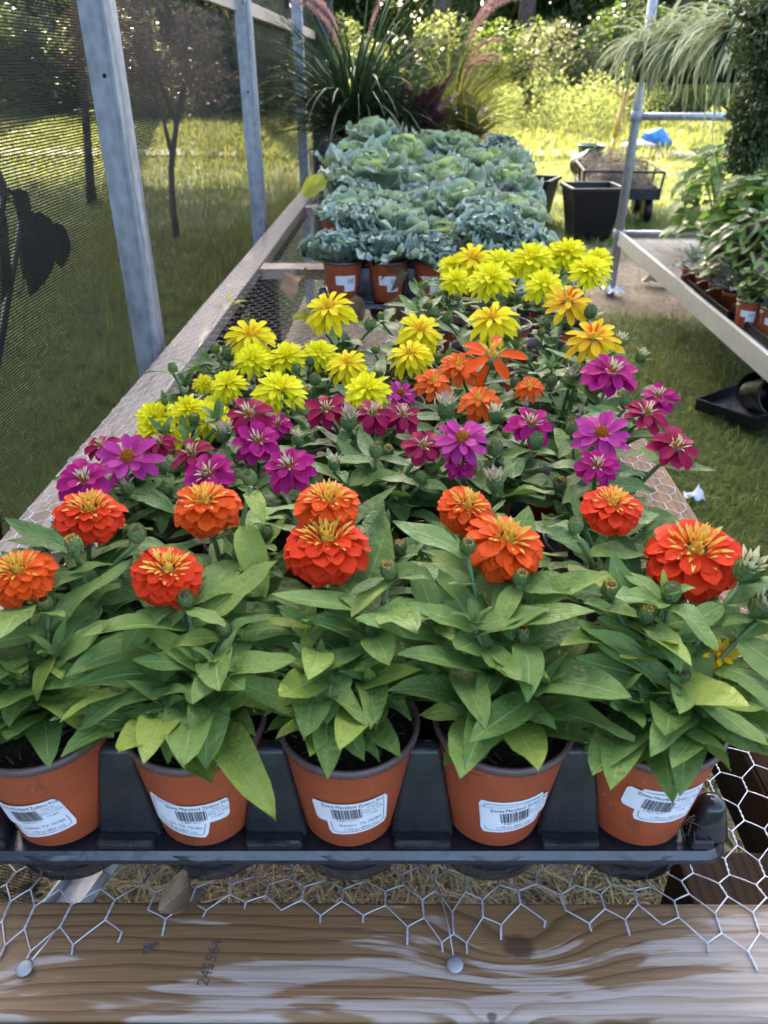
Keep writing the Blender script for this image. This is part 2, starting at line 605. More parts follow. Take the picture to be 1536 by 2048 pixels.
M_zleaf = m_leaf('zinnia_leaf', (0.110, 0.200, 0.040), (0.180, 0.280, 0.072), (0.29, 0.38, 0.14), 0.25, 0.44, 9, spec=0.28, old=(0.27, 0.33, 0.045))
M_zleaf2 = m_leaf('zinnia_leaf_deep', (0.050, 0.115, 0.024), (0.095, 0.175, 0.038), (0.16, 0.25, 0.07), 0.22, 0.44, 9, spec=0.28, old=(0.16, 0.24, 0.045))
M_or = m_petal('orange_petal', (0.72, 0.14, 0.002), (0.76, 0.080, 0.001), (0.80, 0.095, 0.002), 0.25)
M_or2 = m_petal('amber_petal', (0.72, 0.20, 0.008), (0.78, 0.13, 0.008), (0.78, 0.12, 0.012), 0.25)
M_red = m_petal('scarlet_petal', (0.70, 0.065, 0.002), (0.72, 0.036, 0.001), (0.76, 0.042, 0.002), 0.25)
M_mag = m_petal('magenta_petal', (0.40, 0.022, 0.14), (0.42, 0.006, 0.15), (0.47, 0.012, 0.19), 0.28)
M_crim = m_petal('crimson_petal', (0.26, 0.006, 0.035), (0.31, 0.002, 0.048), (0.37, 0.005, 0.08), 0.28)
M_viol = m_petal('violet_petal', (0.52, 0.08, 0.30), (0.48, 0.035, 0.25), (0.50, 0.05, 0.28), 0.28)
M_yel = m_petal('yellow_petal', (0.78, 0.46, 0.006), (0.84, 0.68, 0.006), (0.86, 0.74, 0.010), 0.28, 0.5, 0.1)
M_lem = m_petal('lemon_petal', (0.76, 0.66, 0.006), (0.82, 0.77, 0.008), (0.86, 0.82, 0.016), 0.28, 0.5, 0.1)
M_gold = m_petal('golden_petal', (0.74, 0.30, 0.010), (0.80, 0.48, 0.008), (0.80, 0.56, 0.012), 0.28, 0.5, 0.1)
M_tuft = m_petal('yellow_floret', (0.55, 0.22, 0.01), (0.80, 0.47, 0.05), (0.86, 0.62, 0.16), 0.2)
M_tuftp = m_petal('pale_floret', (0.30, 0.32, 0.10), (0.62, 0.60, 0.34), (0.72, 0.66, 0.46), 0.2)
M_tuftv = m_petal('violet_tipped_floret', (0.30, 0.36, 0.12), (0.60, 0.62, 0.36), (0.38, 0.08, 0.20), 0.2)
M_disc = m_plain('orange_disc', (0.40, 0.13, 0.012), 0.8, 0, 0.7, 500, 0.6, 0.2)
M_dark = m_plain('bud_heart', (0.030, 0.010, 0.006), 0.7, 0, 0.5, 300)
M_scale = m_leaf('bud_scale', (0.12, 0.20, 0.06), (0.20, 0.28, 0.09), (0.24, 0.32, 0.12), 0.15, 0.5, 5, tip=(0.015, 0.012, 0.006))
M_kout = m_leaf('kale_outer_leaf', (0.21, 0.31, 0.20), (0.29, 0.39, 0.255), (0.38, 0.46, 0.32), 0.25, 0.5, 7, spec=0.3, mid=0.06, edge=(0.46, 0.55, 0.46))
M_kin = m_leaf('kale_inner_leaf', (0.31, 0.43, 0.17), (0.40, 0.50, 0.20), (0.48, 0.54, 0.30), 0.35, 0.5, 7, spec=0.3, mid=0.06, edge=(0.36, 0.48, 0.34))
M_kfr = m_leaf('frilled_kale_leaf', (0.18, 0.28, 0.20), (0.26, 0.365, 0.27), (0.32, 0.41, 0.33), 0.25, 0.5, 7, spec=0.3, mid=0.06, edge=(0.40, 0.51, 0.44))
M_kpur = m_leaf('purple_kale_leaf', (0.10, 0.12, 0.15), (0.15, 0.16, 0.20), (0.24, 0.22, 0.28), 0.2, 0.5, 7, spec=0.35, mid=0.06)
M_dead = m_leaf('dead_leaf', (0.20, 0.11, 0.055), (0.33, 0.22, 0.13), (0.40, 0.28, 0.18), 0.15, 0.65, 7)
M_yleaf = m_leaf('yellowed_leaf', (0.42, 0.40, 0.03), (0.50, 0.48, 0.05), (0.56, 0.54, 0.16), 0.35, 0.45, 7)


# ------------------------------------------------------------------ strip shapes (leaves, petals)
def strip(wprof, na=8, nc=4, bend=0.5, fold=0.2, cup=0.0, ruff=0.0, rfreq=2.5, ph=0.0, bpow=1.0, side=0.0, twist=0.0, wave=0.0):
    """unit-length leaf along +X, upper face +Z"""
    V, F, U = [], [], []
    x = z = y0 = 0.0
    for i in range(na + 1):
        t = i / na
        th = -bend * t ** bpow + wave * math.sin(t * 7 + ph)
        if i:
            x += math.cos(th) / na
            z += math.sin(th) / na
            y0 += side * t / na
        w = wprof(t)
        for j in range(nc + 1):
            s = -1 + 2 * j / nc
            zz = fold * abs(s) * w + cup * s * s * w
            zz += ruff * abs(s) ** 1.6 * math.sin(rfreq * 2 * math.pi * t + ph + (1.9 if s > 0 else 0))
            yy = s * w
            tw = twist * t
            yy, zz = yy * math.cos(tw) - zz * math.sin(tw), yy * math.sin(tw) + zz * math.cos(tw)
            V.append((x - math.sin(th) * zz, y0 + yy, z + math.cos(th) * zz))
            U.append(((s + 1) / 2, t))
    n = nc + 1
    for i in range(na):
        for j in range(nc):
            a = i * n + j
            F.append((a, a + 1, a + n + 1, a + n))
    F = [(f[0], f[3], f[2], f[1]) for f in F]
    return V, F, U


def strip_mesh(name, mat, *a, **k):
    V, F, U = strip(*a, **k)
    return mk_mesh(name, V, F, mat, U)


def w_lance(W, a=0.62, b=0.85, base=0.10):
    mx = max((i / 60) ** a * (1 - i / 60) ** b for i in range(1, 60))
    return lambda t: W * max(base * (1 - t), (max(t, 0.0) ** a) * (max(1 - t, 0.0) ** b) / mx) if t < 0.999 else 0.002


def w_spat(W, base=0.3, peak=0.68):
    def f(t):
        if t < peak:
            return W * (base + (1 - base) * math.sin(t / peak * math.pi / 2))
        k = (t - peak) / (1 - peak)
        return W * max(0.16, math.sqrt(max(0, 1 - k * k)))
    return f


LEAVES, LEAVES2 = [], []
for i in range(14):
    kw = dict(na=9, nc=4, bend=uni(-0.15, 1.15), fold=uni(0.05, 0.42), ruff=uni(0.0, 0.035), rfreq=uni(1.5, 2.6), ph=uni(0, 6), side=uni(-0.22, 0.22), twist=uni(-0.35, 0.35), bpow=uni(0.8, 1.5), wave=uni(-0.12, 0.12))
    wp = w_lance(uni(0.145, 0.195), uni(0.55, 0.78), uni(0.75, 0.95))
    LEAVES.append(strip_mesh('zinnia_leaf', M_zleaf, wp, **kw))
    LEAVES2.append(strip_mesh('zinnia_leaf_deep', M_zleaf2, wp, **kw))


def petal_set(mat, W, k=3, bend=(0.2, 0.6), base=0.35, cup=0.35):
    return [strip_mesh('petal', mat, w_spat(W * uni(0.9, 1.1), base), na=6, nc=3, bend=uni(*bend), cup=cup * uni(0.4, 1.2), ruff=uni(0, 0.02), rfreq=1.4, ph=uni(0, 6), twist=uni(-0.15, 0.15)) for _ in range(k)]


PETALS = {
    'orange': petal_set(M_or, 0.235, 5, (0.4, 0.9), 0.5, .3), 'amber': petal_set(M_or2, 0.20, 3, (0.2, 0.7), 0.4), 'red': petal_set(M_red, 0.235, 5, (0.4, 0.9), 0.5, .3),
    'magenta': petal_set(M_mag, 0.26, 5, (-0.3, 0.7), 0.35), 'crimson': petal_set(M_crim, 0.28, 5, (-0.3, 0.7), 0.35), 'violet': petal_set(M_viol, 0.20, 5, (-0.4, 0.5), 0.35),
    'yellow': petal_set(M_yel, 0.15, 4, (0.0, 0.6), 0.4), 'lemon': petal_set(M_lem, 0.15, 4, (0.0, 0.6), 0.4), 'gold': petal_set(M_gold, 0.15, 4, (0.0, 0.6), 0.4),
    'loose': petal_set(M_or, 0.17, 4, (0.1, 0.9), 0.45, 0.6),
}


def heart_mesh(name, spike_mat, n, L, W, spread, dome, dome_mat, z0, extra=None):
    """middle of a flower head: green base, domed disc and upright florets; unit = flower diameter"""
    b = MB()
    b.m = 0
    b.lathe([(0.02, -0.20), (0.07, -0.17), (0.13, -0.08), (0.14, 0.0), (0.12, z0 * 0.6)], 10)
    b.m = 1
    b.lathe([(dome, z0 * 0.3), (dome * 0.95, z0 * 0.75), (dome * 0.7, z0 * 1.15), (dome * 0.3, z0 * 1.35), (0.001, z0 * 1.4)], 12)
    b.m = 2
    rr = random.Random(name)
    for i in range(n):
        f = (i + 0.5) / n
        a = i * 2.39996 + rr.uniform(-0.2, 0.2)
        rad = spread * math.sqrt(f)
        el = R(88 - 50 * f + rr.uniform(-12, 12))
        V, F, U = strip(w_spat(W * rr.uniform(0.8, 1.2), 0.4, 0.6), na=3, nc=2, bend=rr.uniform(-0.4, 0.5), cup=0.5)
        b.add(V, F, U, T((rad * math.cos(a), rad * math.sin(a), z0 * (1.1 - 0.5 * f))) @ RZ(a) @ RY(-el) @ SC(L * rr.uniform(0.75, 1.2)))
    if extra:
        b.m = 1
        for i in range(extra):
            a = i * 2.39996
            rad = dome * 0.85 * math.sqrt((i + 0.5) / extra)
            b.lathe([(0.018, 0), (0.022, 0.03), (0.012, 0.055), (0.001, 0.06)], 5, T((rad * math.cos(a), rad * math.sin(a), z0 * (1.25 - 0.6 * (rad / dome) ** 2))))
    return b.mesh(name, [M_stem, dome_mat, spike_mat], uv=True)


HEARTS = {
    'orange': heart_mesh('orange_heart', M_tuft, 46, 0.20, 0.10, 0.17, 0.07, M_tuft, 0.23),
    'amber': heart_mesh('amber_heart', M_tuft, 14, 0.15, 0.13, 0.13, 0.09, M_tuft, 0.12),
    'loose': heart_mesh('loose_heart', M_tuft, 9, 0.20, 0.12, 0.09, 0.07, M_tuft, 0.12),
    'magenta': heart_mesh('magenta_heart', M_tuftp, 15, 0.20, 0.10, 0.10, 0.09, M_disc, 0.09, 10),
    'crimson': heart_mesh('crimson_heart', M_tuftp, 13, 0.19, 0.10, 0.10, 0.09, M_disc, 0.09, 6),
    'violet': heart_mesh('violet_heart', M_tuft, 8, 0.10, 0.11, 0.12, 0.13, M_disc, 0.10, 34),
    'yellow': heart_mesh('yellow_heart', M_gold, 10, 0.15, 0.13, 0.09, 0.08, M_gold, 0.12),
    'lemon': heart_mesh('lemon_heart', M_lem, 12, 0.16, 0.13, 0.09, 0.08, M_lem, 0.12),
    'gold': heart_mesh('gold_heart', M_or2, 9, 0.16, 0.13, 0.10, 0.08, M_gold, 0.12),
}
HEARTS['red'] = HEARTS['orange']

RINGS = {   # per ring: petals, start radius, elevation (deg), length, height (unit = flower diameter)
    'orange': [(15, .13, -44, .43, -.03), (16, .13, -32, .43, .02), (16, .13, -20, .42, .07), (15, .12, -8, .39, .11), (13, .11, 6, .34, .15), (10, .10, 22, .26, .185)],
    'amber': [(10, .09, -14, .46, .02), (9, .08, 8, .40, .06), (7, .07, 32, .28, .10)],
    'magenta': [(9, .08, -16, .45, .0), (8, .08, 4, .40, .04), (4, .07, 26, .30, .07)],
    'crimson': [(8, .08, -14, .45, .0), (6, .08, 8, .40, .04)],
    'violet': [(11, .08, -14, .46, .0), (9, .08, 6, .42, .04), (4, .08, 28, .33, .06)],
    'yellow': [(14, .08, -18, .46, .0), (13, .08, 0, .42, .04), (10, .07, 22, .33, .08)],
    'lemon': [(15, .08, -22, .45, .0), (15, .08, -4, .42, .04), (13, .07, 16, .36, .08), (9, .06, 40, .26, .11)],
    'gold': [(11, .08, -14, .47, .0), (9, .08, 6, .42, .05), (6, .07, 30, .28, .09)],
    'loose': [(7, .07, -26, .50, .0), (5, .06, 12, .44, .06)],
}
RINGS['red'] = RINGS['orange']


def bud_mesh(name, top_mat, open_=0.0, tips=True):
    b = MB()
    b.m = 0
    b.lathe([(0.05, -0.5), (0.32, -0.42), (0.44, -0.15), (0.42, 0.15), (0.33, 0.36), (0.2, 0.42)], 10)
    rr = random.Random(name)
    for row, (n, z, rad, el) in enumerate([(7, -0.42, 0.34, 70), (8, -0.22, 0.43, 82), (8, 0.0, 0.44, 93), (7, 0.2, 0.40, 104)]):
        for i in range(n):
            a = 2 * math.pi * (i + 0.5 * (row % 2)) / n
            V, F, U = strip(w_spat(0.5, 0.75, 0.5), na=3, nc=2, bend=0.25, cup=-0.2)
            b.add(V, F, U, T((rad * math.cos(a), rad * math.sin(a), z)) @ RZ(a) @ RY(-R(el)) @ SC(0.34))
    b.m = 1
    b.lathe([(0.26, 0.36), (0.2, 0.44), (0.001, 0.47)], 10)
    b.m = 2
    n = 12 if not open_ else 22
    for i in range(n):
        f = (i + 0.5) / n
        a = i * 2.39996
        rad = 0.30 if not open_ else 0.34 * math.sqrt(f)
        V, F, U = strip(w_spat(0.20, 0.5, 0.6), na=2, nc=2, bend=0.3 if not open_ else -0.2, cup=0.4)
        el = 100 if not open_ else 90 - 55 * f * open_ + rr.uniform(-10, 10)
        b.add(V, F, U, T((rad * math.cos(a), rad * math.sin(a), 0.30)) @ RZ(a) @ RY(-R(el)) @ SC(0.30 if not open_ else 0.75 * open_ * rr.uniform(0.7, 1.1)))
    return b.mesh(name, [M_scale, M_dark, top_mat], uv=True)


BUDS = {
    'bud': bud_mesh('closed_bud', M_tuft), 'green': bud_mesh('green_bud', M_scale),
    'spiky': bud_mesh('opening_bud', M_tuftp, 0.8), 'vspiky': bud_mesh('violet_opening_bud', M_tuftv, 1.0),
}


# ------------------------------------------------------------------ pots
POT_H, POT_R0, POT_R1 = 0.105, 0.0385, 0.0530
def pot_r(z): return POT_R0 + (POT_R1 - POT_R0) * z / POT_H

def make_pot():
    b = MB()
    b.m = 0
    b.lathe([(0.001, 0.0), (POT_R0 - .003, 0.0), (POT_R0, 0.003), (pot_r(.05), .05), (pot_r(POT_H - .0085), POT_H - .0085), (pot_r(POT_H - .0085) + .0008, POT_H - .007)], 40, cap=False)
    b.m = 1
    h = POT_H
    b.lathe([(pot_r(h - .0085) + .0008, h - .0072), (POT_R1 + .0016, h - .006), (POT_R1 + .0022, h - .0025), (POT_R1 + .0010, h + .0005), (POT_R1 - .0012, h + .0005), (POT_R1 - .0025, h - .003), (pot_r(h - .03) - .002, h - .03)], 40, cap=False)
    return b.mesh('terracotta_pot', [M_terra, M_rim])


POT = make_pot()
sb = MB()
Vs, Fs = [], []
for i in range(9):
    for k in range(28):
        a = 2 * math.pi * k / 28
        r_ = (POT_R1 - 0.003) * i / 8
        Vs.append((r_ * math.cos(a), r_ * math.sin(a), 0.091 + 0.004 * mnoise.noise(Vector((r_ * math.cos(a) * 90, r_ * math.sin(a) * 90, 0)))))
for i in range(8):
    for k in range(28):
        a, c = i * 28 + k, i * 28 + (k + 1) % 28
        Fs.append((a, c, c + 28, a + 28))
SOIL = mk_mesh('soil', Vs, Fs, M_soil)
crumbs = MB()
for i in range(60):
    a, r_ = uni(0, 6.28), (POT_R1 - 0.006) * math.sqrt(uni(0, 1))
    p = Vector((r_ * math.cos(a), r_ * math.sin(a), 0.094))
    q = p + Vector((uni(-1, 1), uni(-1, 1), uni(0, 0.3))) * uni(0.004, 0.011)
    crumbs.tube([p, q], [uni(.0004, .0012), .0003], 4)
CRUMBS = crumbs.mesh('soil_crumbs', m_plain('bark_fines', (0.10, 0.075, 0.045), 0.9, 0, 0.6, 90))


def text_geo(body, size, align='CENTER', squash=1.0):
    cu = bpy.data.curves.new('text', 'FONT')
    cu.body = body
    cu.size = size
    cu.align_x = align
    cu.align_y = 'CENTER'
    o = bpy.data.objects.new('text', cu)
    COL.objects.link(o)
    bpy.context.view_layer.update()
    me = bpy.data.meshes.new_from_object(o.evaluated_get(bpy.context.evaluated_depsgraph_get()))
    V = [(v.co.x * squash, v.co.y) for v in me.vertices]
    F = [tuple(p.vertices) for p in me.polygons]
    bpy.data.objects.remove(o)
    bpy.data.curves.remove(cu)
    bpy.data.meshes.remove(me)
    return V, F


def rounded(w, h, r, n=5):
    P = []
    for cx, cy, a0 in ((w / 2 - r, h / 2 - r, 0), (-w / 2 + r, h / 2 - r, 90), (-w / 2 + r, -h / 2 + r, 180), (w / 2 - r, -h / 2 + r, 270)):
        for k in range(n + 1):
            a = R(a0 + 90 * k / n)
            P.append((cx + r * math.cos(a), cy + r * math.sin(a)))
    return P


def label_mesh(name, tilt_back, off_back, tilt_front, off_front, az, zc, title='Zinnia Maryland Zydeco Fire'):
    """two paper stickers wrapped round the pot wall, with their print"""
    b = MB()

    def wrap(pts, tilt, off, lift):
        out = []
        c, s = math.cos(tilt), math.sin(tilt)
        for (a, h) in pts:
            A, Hh = a * c - h * s + off[0], a * s + h * c + off[1]
            z = zc + Hh
            r_ = pot_r(z) + lift
            an = -math.pi / 2 + az + A / pot_r(zc)
            out.append((r_ * math.cos(an), r_ * math.sin(an), z))
        return out

    def sticker(w, h, r, tilt, off, lift):
        P = rounded(w, h, r)
        nx, ny = 14, 8
        # grid clipped to the rounded outline
        V, F = [], []
        for j in range(ny + 1):
            y = -h / 2 + h * j / ny
            k = 0.0
            e = max(0.0, abs(y) - (h / 2 - r))
            inset = r - math.sqrt(max(0, r * r - e * e))
            for i in range(nx + 1):
                V.append(((-w / 2 + inset) + (w - 2 * inset) * i / nx, y))
        for j in range(ny):
            for i in range(nx):
                a = j * (nx + 1) + i
                F.append((a, a + 1, a + nx + 2, a + nx + 1))
        b.m = 0
        b.add(wrap(V, tilt, off, lift), F)

    def print_(V, F, at, tilt, off, lift, m):
        b.m = m
        b.add(wrap([(x + at[0], y + at[1]) for x, y in V], tilt, off, lift), F)

    def line(P, wd, tilt, off, lift, m=2):
        b.m = m
        for (p, q) in zip(P[:-1], P[1:]):
            d = Vector((q[0] - p[0], q[1] - p[1]))
            if d.length < 1e-7:
                continue
            n = Vector((-d.y, d.x)).normalized() * wd / 2
            k = max(1, int(d.length / 0.004))
            V, F = [], []
            for i in range(k + 1):
                x, y = p[0] + d.x * i / k, p[1] + d.y * i / k
                V += [(x + n.x, y + n.y), (x - n.x, y - n.y)]
            for i in range(k):
                F.append((2 * i, 2 * i + 1, 2 * i + 3, 2 * i + 2))
            b.add(wrap(V, tilt, off, lift), F)

    # back sticker: border line and volume
    sticker(0.050, 0.040, 0.002, tilt_back, off_back, 0.0005)
    P = rounded(0.043, 0.0335, 0.004)
    line(P + P[:1], 0.0006, tilt_back, off_back, 0.0008, 2)
    V, F = text_geo('1.70 pt (803 ml)', 0.0044)
    print_(V, F, (0.002, -0.0135), tilt_back, off_back, 0.0009, 2)
    V, F = text_geo('Reklaw, TX 75784', 0.0046)
    print_(V, F, (0.002, -0.0075), tilt_back, off_back, 0.0009, 2)
    # front sticker: name, bar code, grower
    sticker(0.054, 0.0245, 0.002, tilt_front, off_front, 0.0012)
    V, F = text_geo(title, 0.0049, squash=0.82)
    V = [(x, y) for x, y in V]
    print_(V, F, (0.004, 0.0086), tilt_front, off_front, 0.0016, 1)
    rr = random.Random(4)
    x = -0.0125
    while x < 0.0095:
        wd = rr.choice([0.0004, 0.0004, 0.0008, 0.0012])
        print_([(x, -0.0075), (x + wd, -0.0075), (x + wd, 0.0050), (x, 0.0050)], [(0, 1, 2, 3)], (0, 0), tilt_front, off_front, 0.0016, 1)
        x += wd + rr.choice([0.0004, 0.0004, 0.0008])
    for body, size, at in (('0 48675 34131 7', 0.0028, (-0.0015, -0.0094)), ('Grown By', 0.0024, (0.0185, 0.0046)), ('Rainey Plant Farm', 0.0022, (0.0185, 0.0018)),
                           ('Reklaw, Tx 75784', 0.0024, (0.0185, -0.0014)), ('1.7 pint', 0.0034, (0.0175, -0.0052))):
        V, F = text_geo(body, size, squash=0.9)
        print_(V, F, at, tilt_front, off_front, 0.0016, 2 if size < 0.0024 else 1)
    return b.mesh(name, [M_paper, M_ink, M_inkgrey], smooth=False)


LABELS = [
    label_mesh('price_label', R(14), (0.004, -0.0075), R(14), (-0.001, 0.0015), R(-3), 0.047),
    label_mesh('price_label', R(-10), (-0.010, -0.006), R(2), (0.003, 0.002), R(0), 0.046),
    label_mesh('price_label', R(6), (0.006, -0.007), R(6), (-0.001, 0.002), R(4), 0.051),
    label_mesh('price_label', R(5), (0.000, -0.002), R(9), (0.003, 0.0005), R(10), 0.047),
    label_mesh('price_label', R(-3), (0.006, -0.001), R(-9), (-0.002, 0.003), R(2), 0.058),
]
BACKLABEL = None
bl = MB()
for (w_, h_, dz, da, lift) in ((0.05, 0.024, 0.010, -0.1, 0.0006), (0.03, 0.03, -0.004, 0.15, 0.0010)):
    V, F = [], []
    for j in range(3):
        for i in range(9):
            a = -math.pi / 2 + da + (-w_ / 2 + w_ * i / 8) / 0.045
            z = 0.05 + dz - h_ / 2 + h_ * j / 2
            V.append(((pot_r(z) + lift) * math.cos(a), (pot_r(z) + lift) * math.sin(a), z))
    for j in range(2):
        for i in range(8):
            a = j * 9 + i
            F.append((a, a + 1, a + 10, a + 9))
    bl.m = 0
    bl.add(V, F)
bl.m = 1
for i in range(10):
    a0 = -math.pi / 2 + 0.02 + i * 0.035
    z0, z1 = 0.052, 0.064
    w_ = 0.010 + 0.012 * (i % 3 == 0)
    bl.add([((pot_r(z) + .0014) * math.cos(a), (pot_r(z) + .0014) * math.sin(a), z) for a, z in ((a0, z0), (a0 + w_, z0), (a0 + w_, z1), (a0, z1))], [(0, 1, 2, 3)])
BACKLABEL = bl.mesh('price_label_small', [M_paper, M_inkgrey], smooth=False)


# ================================================================== the setting
gb = MB()
ng = 80
GX = np.concatenate([np.linspace(-90, -8, 16)[:-1], np.linspace(-8, 8, 65), np.linspace(8, 90, 16)[1:]])
GY = np.concatenate([np.linspace(-30, -2, 8)[:-1], np.linspace(-2, 12, 57), np.linspace(12, 110, 30)[1:]])
def ground_z(x, y):
    n = mnoise.noise(Vector((x * 0.9, y * 0.9, 0.3))) * 0.02 + mnoise.noise(Vector((x * 3.1, y * 3.1, 1.3))) * 0.008
    return n - 0.01
V = [(x, y, ground_z(x, y)) for y in GY for x in GX]
nx = len(GX)
F = [(j * nx + i, j * nx + i + 1, (j + 1) * nx + i + 1, (j + 1) * nx + i) for j in range(len(GY) - 1) for i in range(nx - 1)]
tag(ob('ground', mk_mesh('ground', V, F, M_ground)), kind='structure')

# pale gravel drive crossing behind the lawn
M_gravel = m_plain('pale_gravel', (0.10, 0.098, 0.085), 0.9, 0, 0.25, 6, 0.6)
V, F = [], []
for i in range(41):
    x = -40 + 2 * i
    w = 0.25 * mnoise.noise(Vector((x * .3, 0, 0)))
    V += [(x, 14.9 + w, 0.035), (x, 16.1 + w * .5, 0.04)]
F = [(2 * i, 2 * i + 2, 2 * i + 3, 2 * i + 1) for i in range(40)]
tag(ob('gravel_drive', mk_mesh('gravel_drive', V, F, M_gravel)), kind='structure')


def blades_mesh(name, mat, P, h, w, lean, flat=0.0):
    """many three-sided blades in one mesh; P (n,2), h,w,lean arrays"""
    n = len(P)
    az = rng.uniform(0, 2 * np.pi, n)
    d = np.stack([np.cos(az), np.sin(az)], 1)
    s = np.stack([-d[:, 1], d[:, 0]], 1)
    z0 = np.array([ground_z(x, y) for x, y in P]) - 0.004
    def pt(f, off, wd):
        xy = P + d * (lean * h * f ** 1.8)[:, None] + s * (off * wd)[:, None]
        z = z0 + h * f * (1 - 0.45 * np.minimum(1.6, lean) * f) * (1 - flat * f) + flat * 0.02
        return np.column_stack([xy, z])
    one = np.ones(n)
    V = np.stack([pt(0 * one, -.5, w), pt(0 * one, .5, w), pt(.55 * one, -.4, w), pt(.55 * one, .4, w), pt(one, 0, w)], 1).reshape(-1, 3)
    b = np.arange(n)[:, None] * 5
    F = np.concatenate([b + [0, 1, 3], b + [0, 3, 2], b + [2, 3, 4]], 1).reshape(-1, 3)
    u = rng.uniform(0, 1, n)
    UV = np.stack([np.repeat(u, 5), np.tile([0, 0, .55, .55, 1], n)], 1)
    return mk_mesh(name, V, F, mat, UV)


def scatter(n, x0, x1, y0, y1, keep=None, ypow=1.0):
    x = rng.uniform(x0, x1, n)
    y = y0 + (y1 - y0) * rng.uniform(0, 1, n) ** ypow
    P = np.stack([x, y], 1)
    if keep is not None:
        P = P[[keep(a, b) for a, b in P]]
    return P


def nz(x, y, s, o=0.0): return mnoise.noise(Vector((x * s, y * s, o)))

def keep_near(x, y):
    d = math.hypot((x - 1.75) / 1.0, (y - 6.1) / 1.25) + nz(x, y, 3) * 0.5
    return d > 0.95 and nz(x, y, 2.2, 4) > -0.42 or rng.random() < 0.07

near = scatter(90000, 0.36, 3.0, 0.55, 7.0, keep_near, 1.25)
n = len(near)
tag(ob('grass', blades_mesh('grass_near', M_grass, near, rng.uniform(.028, .085, n), rng.uniform(.0026, .0058, n), rng.uniform(.2, 1.5, n))),
    'short green lawn grass between the two benches', 'grass', kind='stuff')
mid = scatter(60000, -1.5, 7.0, 6.5, 15.0, lambda x, y: keep_near(x, y))
n = len(mid)
tag(ob('grass', blades_mesh('grass_middle', M_grass, mid, rng.uniform(.05, .13, n), rng.uniform(.006, .011, n), rng.uniform(.2, 1.1, n))),
    'green lawn grass around the cart and planters', 'grass', kind='stuff')
far = scatter(75000, -4.0, 20.0, 14.5, 30.0, lambda x, y: not (14.8 < y < 16.2 and rng.random() < 0.35))
n = len(far)
tag(ob('grass', blades_mesh('grass_far', M_grass, far, rng.uniform(.12, .34, n), rng.uniform(.014, .03, n), rng.uniform(.1, .9, n))),
    'long sunlit grass beyond the gravel drive', 'grass', kind='stuff')
left = np.concatenate([scatter(30000, -5, -0.75, 1.0, 8.0), scatter(60000, -18, -1.2, 7.0, 28.0, None, 1.2)])
n = len(left)
dist = np.hypot(left[:, 0], left[:, 1])
tag(ob('grass', blades_mesh('grass_left', M_grass, left, rng.uniform(.05, .12, n) * (0.7 + dist / 16), 0.0035 + dist * 0.0012, rng.uniform(.2, 1.1, n))),
    'lawn grass behind the dark shade cloth', 'grass', kind='stuff')
st = scatter(26000, -1.0, 0.75, 0.55, 2.2)
n = len(st)
tag(ob('dry_grass', blades_mesh('dry_grass', M_straw, st, rng.uniform(.04, .13, n), rng.uniform(.0018, .0042, n), rng.uniform(.5, 2.4, n), 0.35)),
    'dry straw coloured grass on the ground under the bench', 'dry grass', kind='stuff')


# ------------------------------------------------------------------ foliage clouds
def leaf_cloud(name, mat, n, blobs, size, seed=0, hang=0.0, shell=0.5, aspect=0.5, cull=27):
    """n leaf-sized faces through the volume of a set of ellipsoids [(centre, radii)]"""
    g = np.random.default_rng(seed)
    vol = np.array([b[1][0] * b[1][1] * b[1][2] for b in blobs]) ** 0.8
    k = g.choice(len(blobs), n, p=vol / vol.sum())
    C = np.array([b[0] for b in blobs])[k]
    RR = np.array([b[1] for b in blobs])[k]
    d = g.normal(size=(n, 3))
    d /= np.linalg.norm(d, axis=1)[:, None]
    r = g.uniform(0, 1, n) ** (1 / 3 * (1 - shell) + 0.12 * shell)
    # gaps: cull by coarse cells
    P = C + d * RR * r[:, None]
    cell = np.floor(P / (RR.mean() * 0.34)).astype(int)
    hsh = ((cell[:, 0] * 73856093) ^ (cell[:, 1] * 19349663) ^ (cell[:, 2] * 83492791)) % 100
    P = P[hsh > cull]
    hk = hsh[hsh > cull]
    n = len(P)
    a = g.normal(size=(n, 3))
    a[:, 2] -= hang
    a /= np.linalg.norm(a, axis=1)[:, None]
    b = g.normal(size=(n, 3))
    b -= a * (a * b).sum(1)[:, None]
    b /= np.linalg.norm(b, axis=1)[:, None]
    c = np.cross(a, b)
    L = (size * g.uniform(0.6, 1.3, n))[:, None]
    V = np.stack([P, P + a * L * .45 + b * L * aspect * .5 + c * L * .1, P + a * L, P + a * L * .45 - b * L * aspect * .5 + c * L * .1], 1).reshape(-1, 3)
    i = np.arange(n)[:, None] * 4
    F = np.concatenate([i + [0, 1, 2], i + [0, 2, 3]], 1).reshape(-1, 3)
    u = np.clip(0.6 * g.uniform(0, 1, n) + 0.4 * (hk / 100.0), 0, 1)
    UV = np.stack([np.repeat(u, 4), np.tile([0, .5, 1, .5], n)], 1)
    return mk_mesh(name, V, F, mat, UV, smooth=False)


M_fdark = m_blades('dark_foliage', [(0.016, 0.036, 0.008), (0.042, 0.080, 0.016), (0.09, 0.13, 0.026)], 0.5, 0.35)
M_fmid = m_blades('green_foliage', [(0.03, 0.065, 0.010), (0.08, 0.14, 0.020), (0.16, 0.21, 0.035)], 0.6, 0.35)
M_flit = m_blades('yellow_green_foliage', [(0.06, 0.10, 0.02), (0.14, 0.19, 0.045), (0.24, 0.27, 0.085)], 0.55, 0.4)
M_folive = m_blades('olive_foliage', [(0.05, 0.065, 0.026), (0.11, 0.13, 0.055), (0.20, 0.21, 0.10)], 0.5, 0.28)
M_fpink = m_blades('russet_foliage', [(0.05, 0.05, 0.02), (0.11, 0.075, 0.035), (0.20, 0.10, 0.075)], 0.45, 0.4)


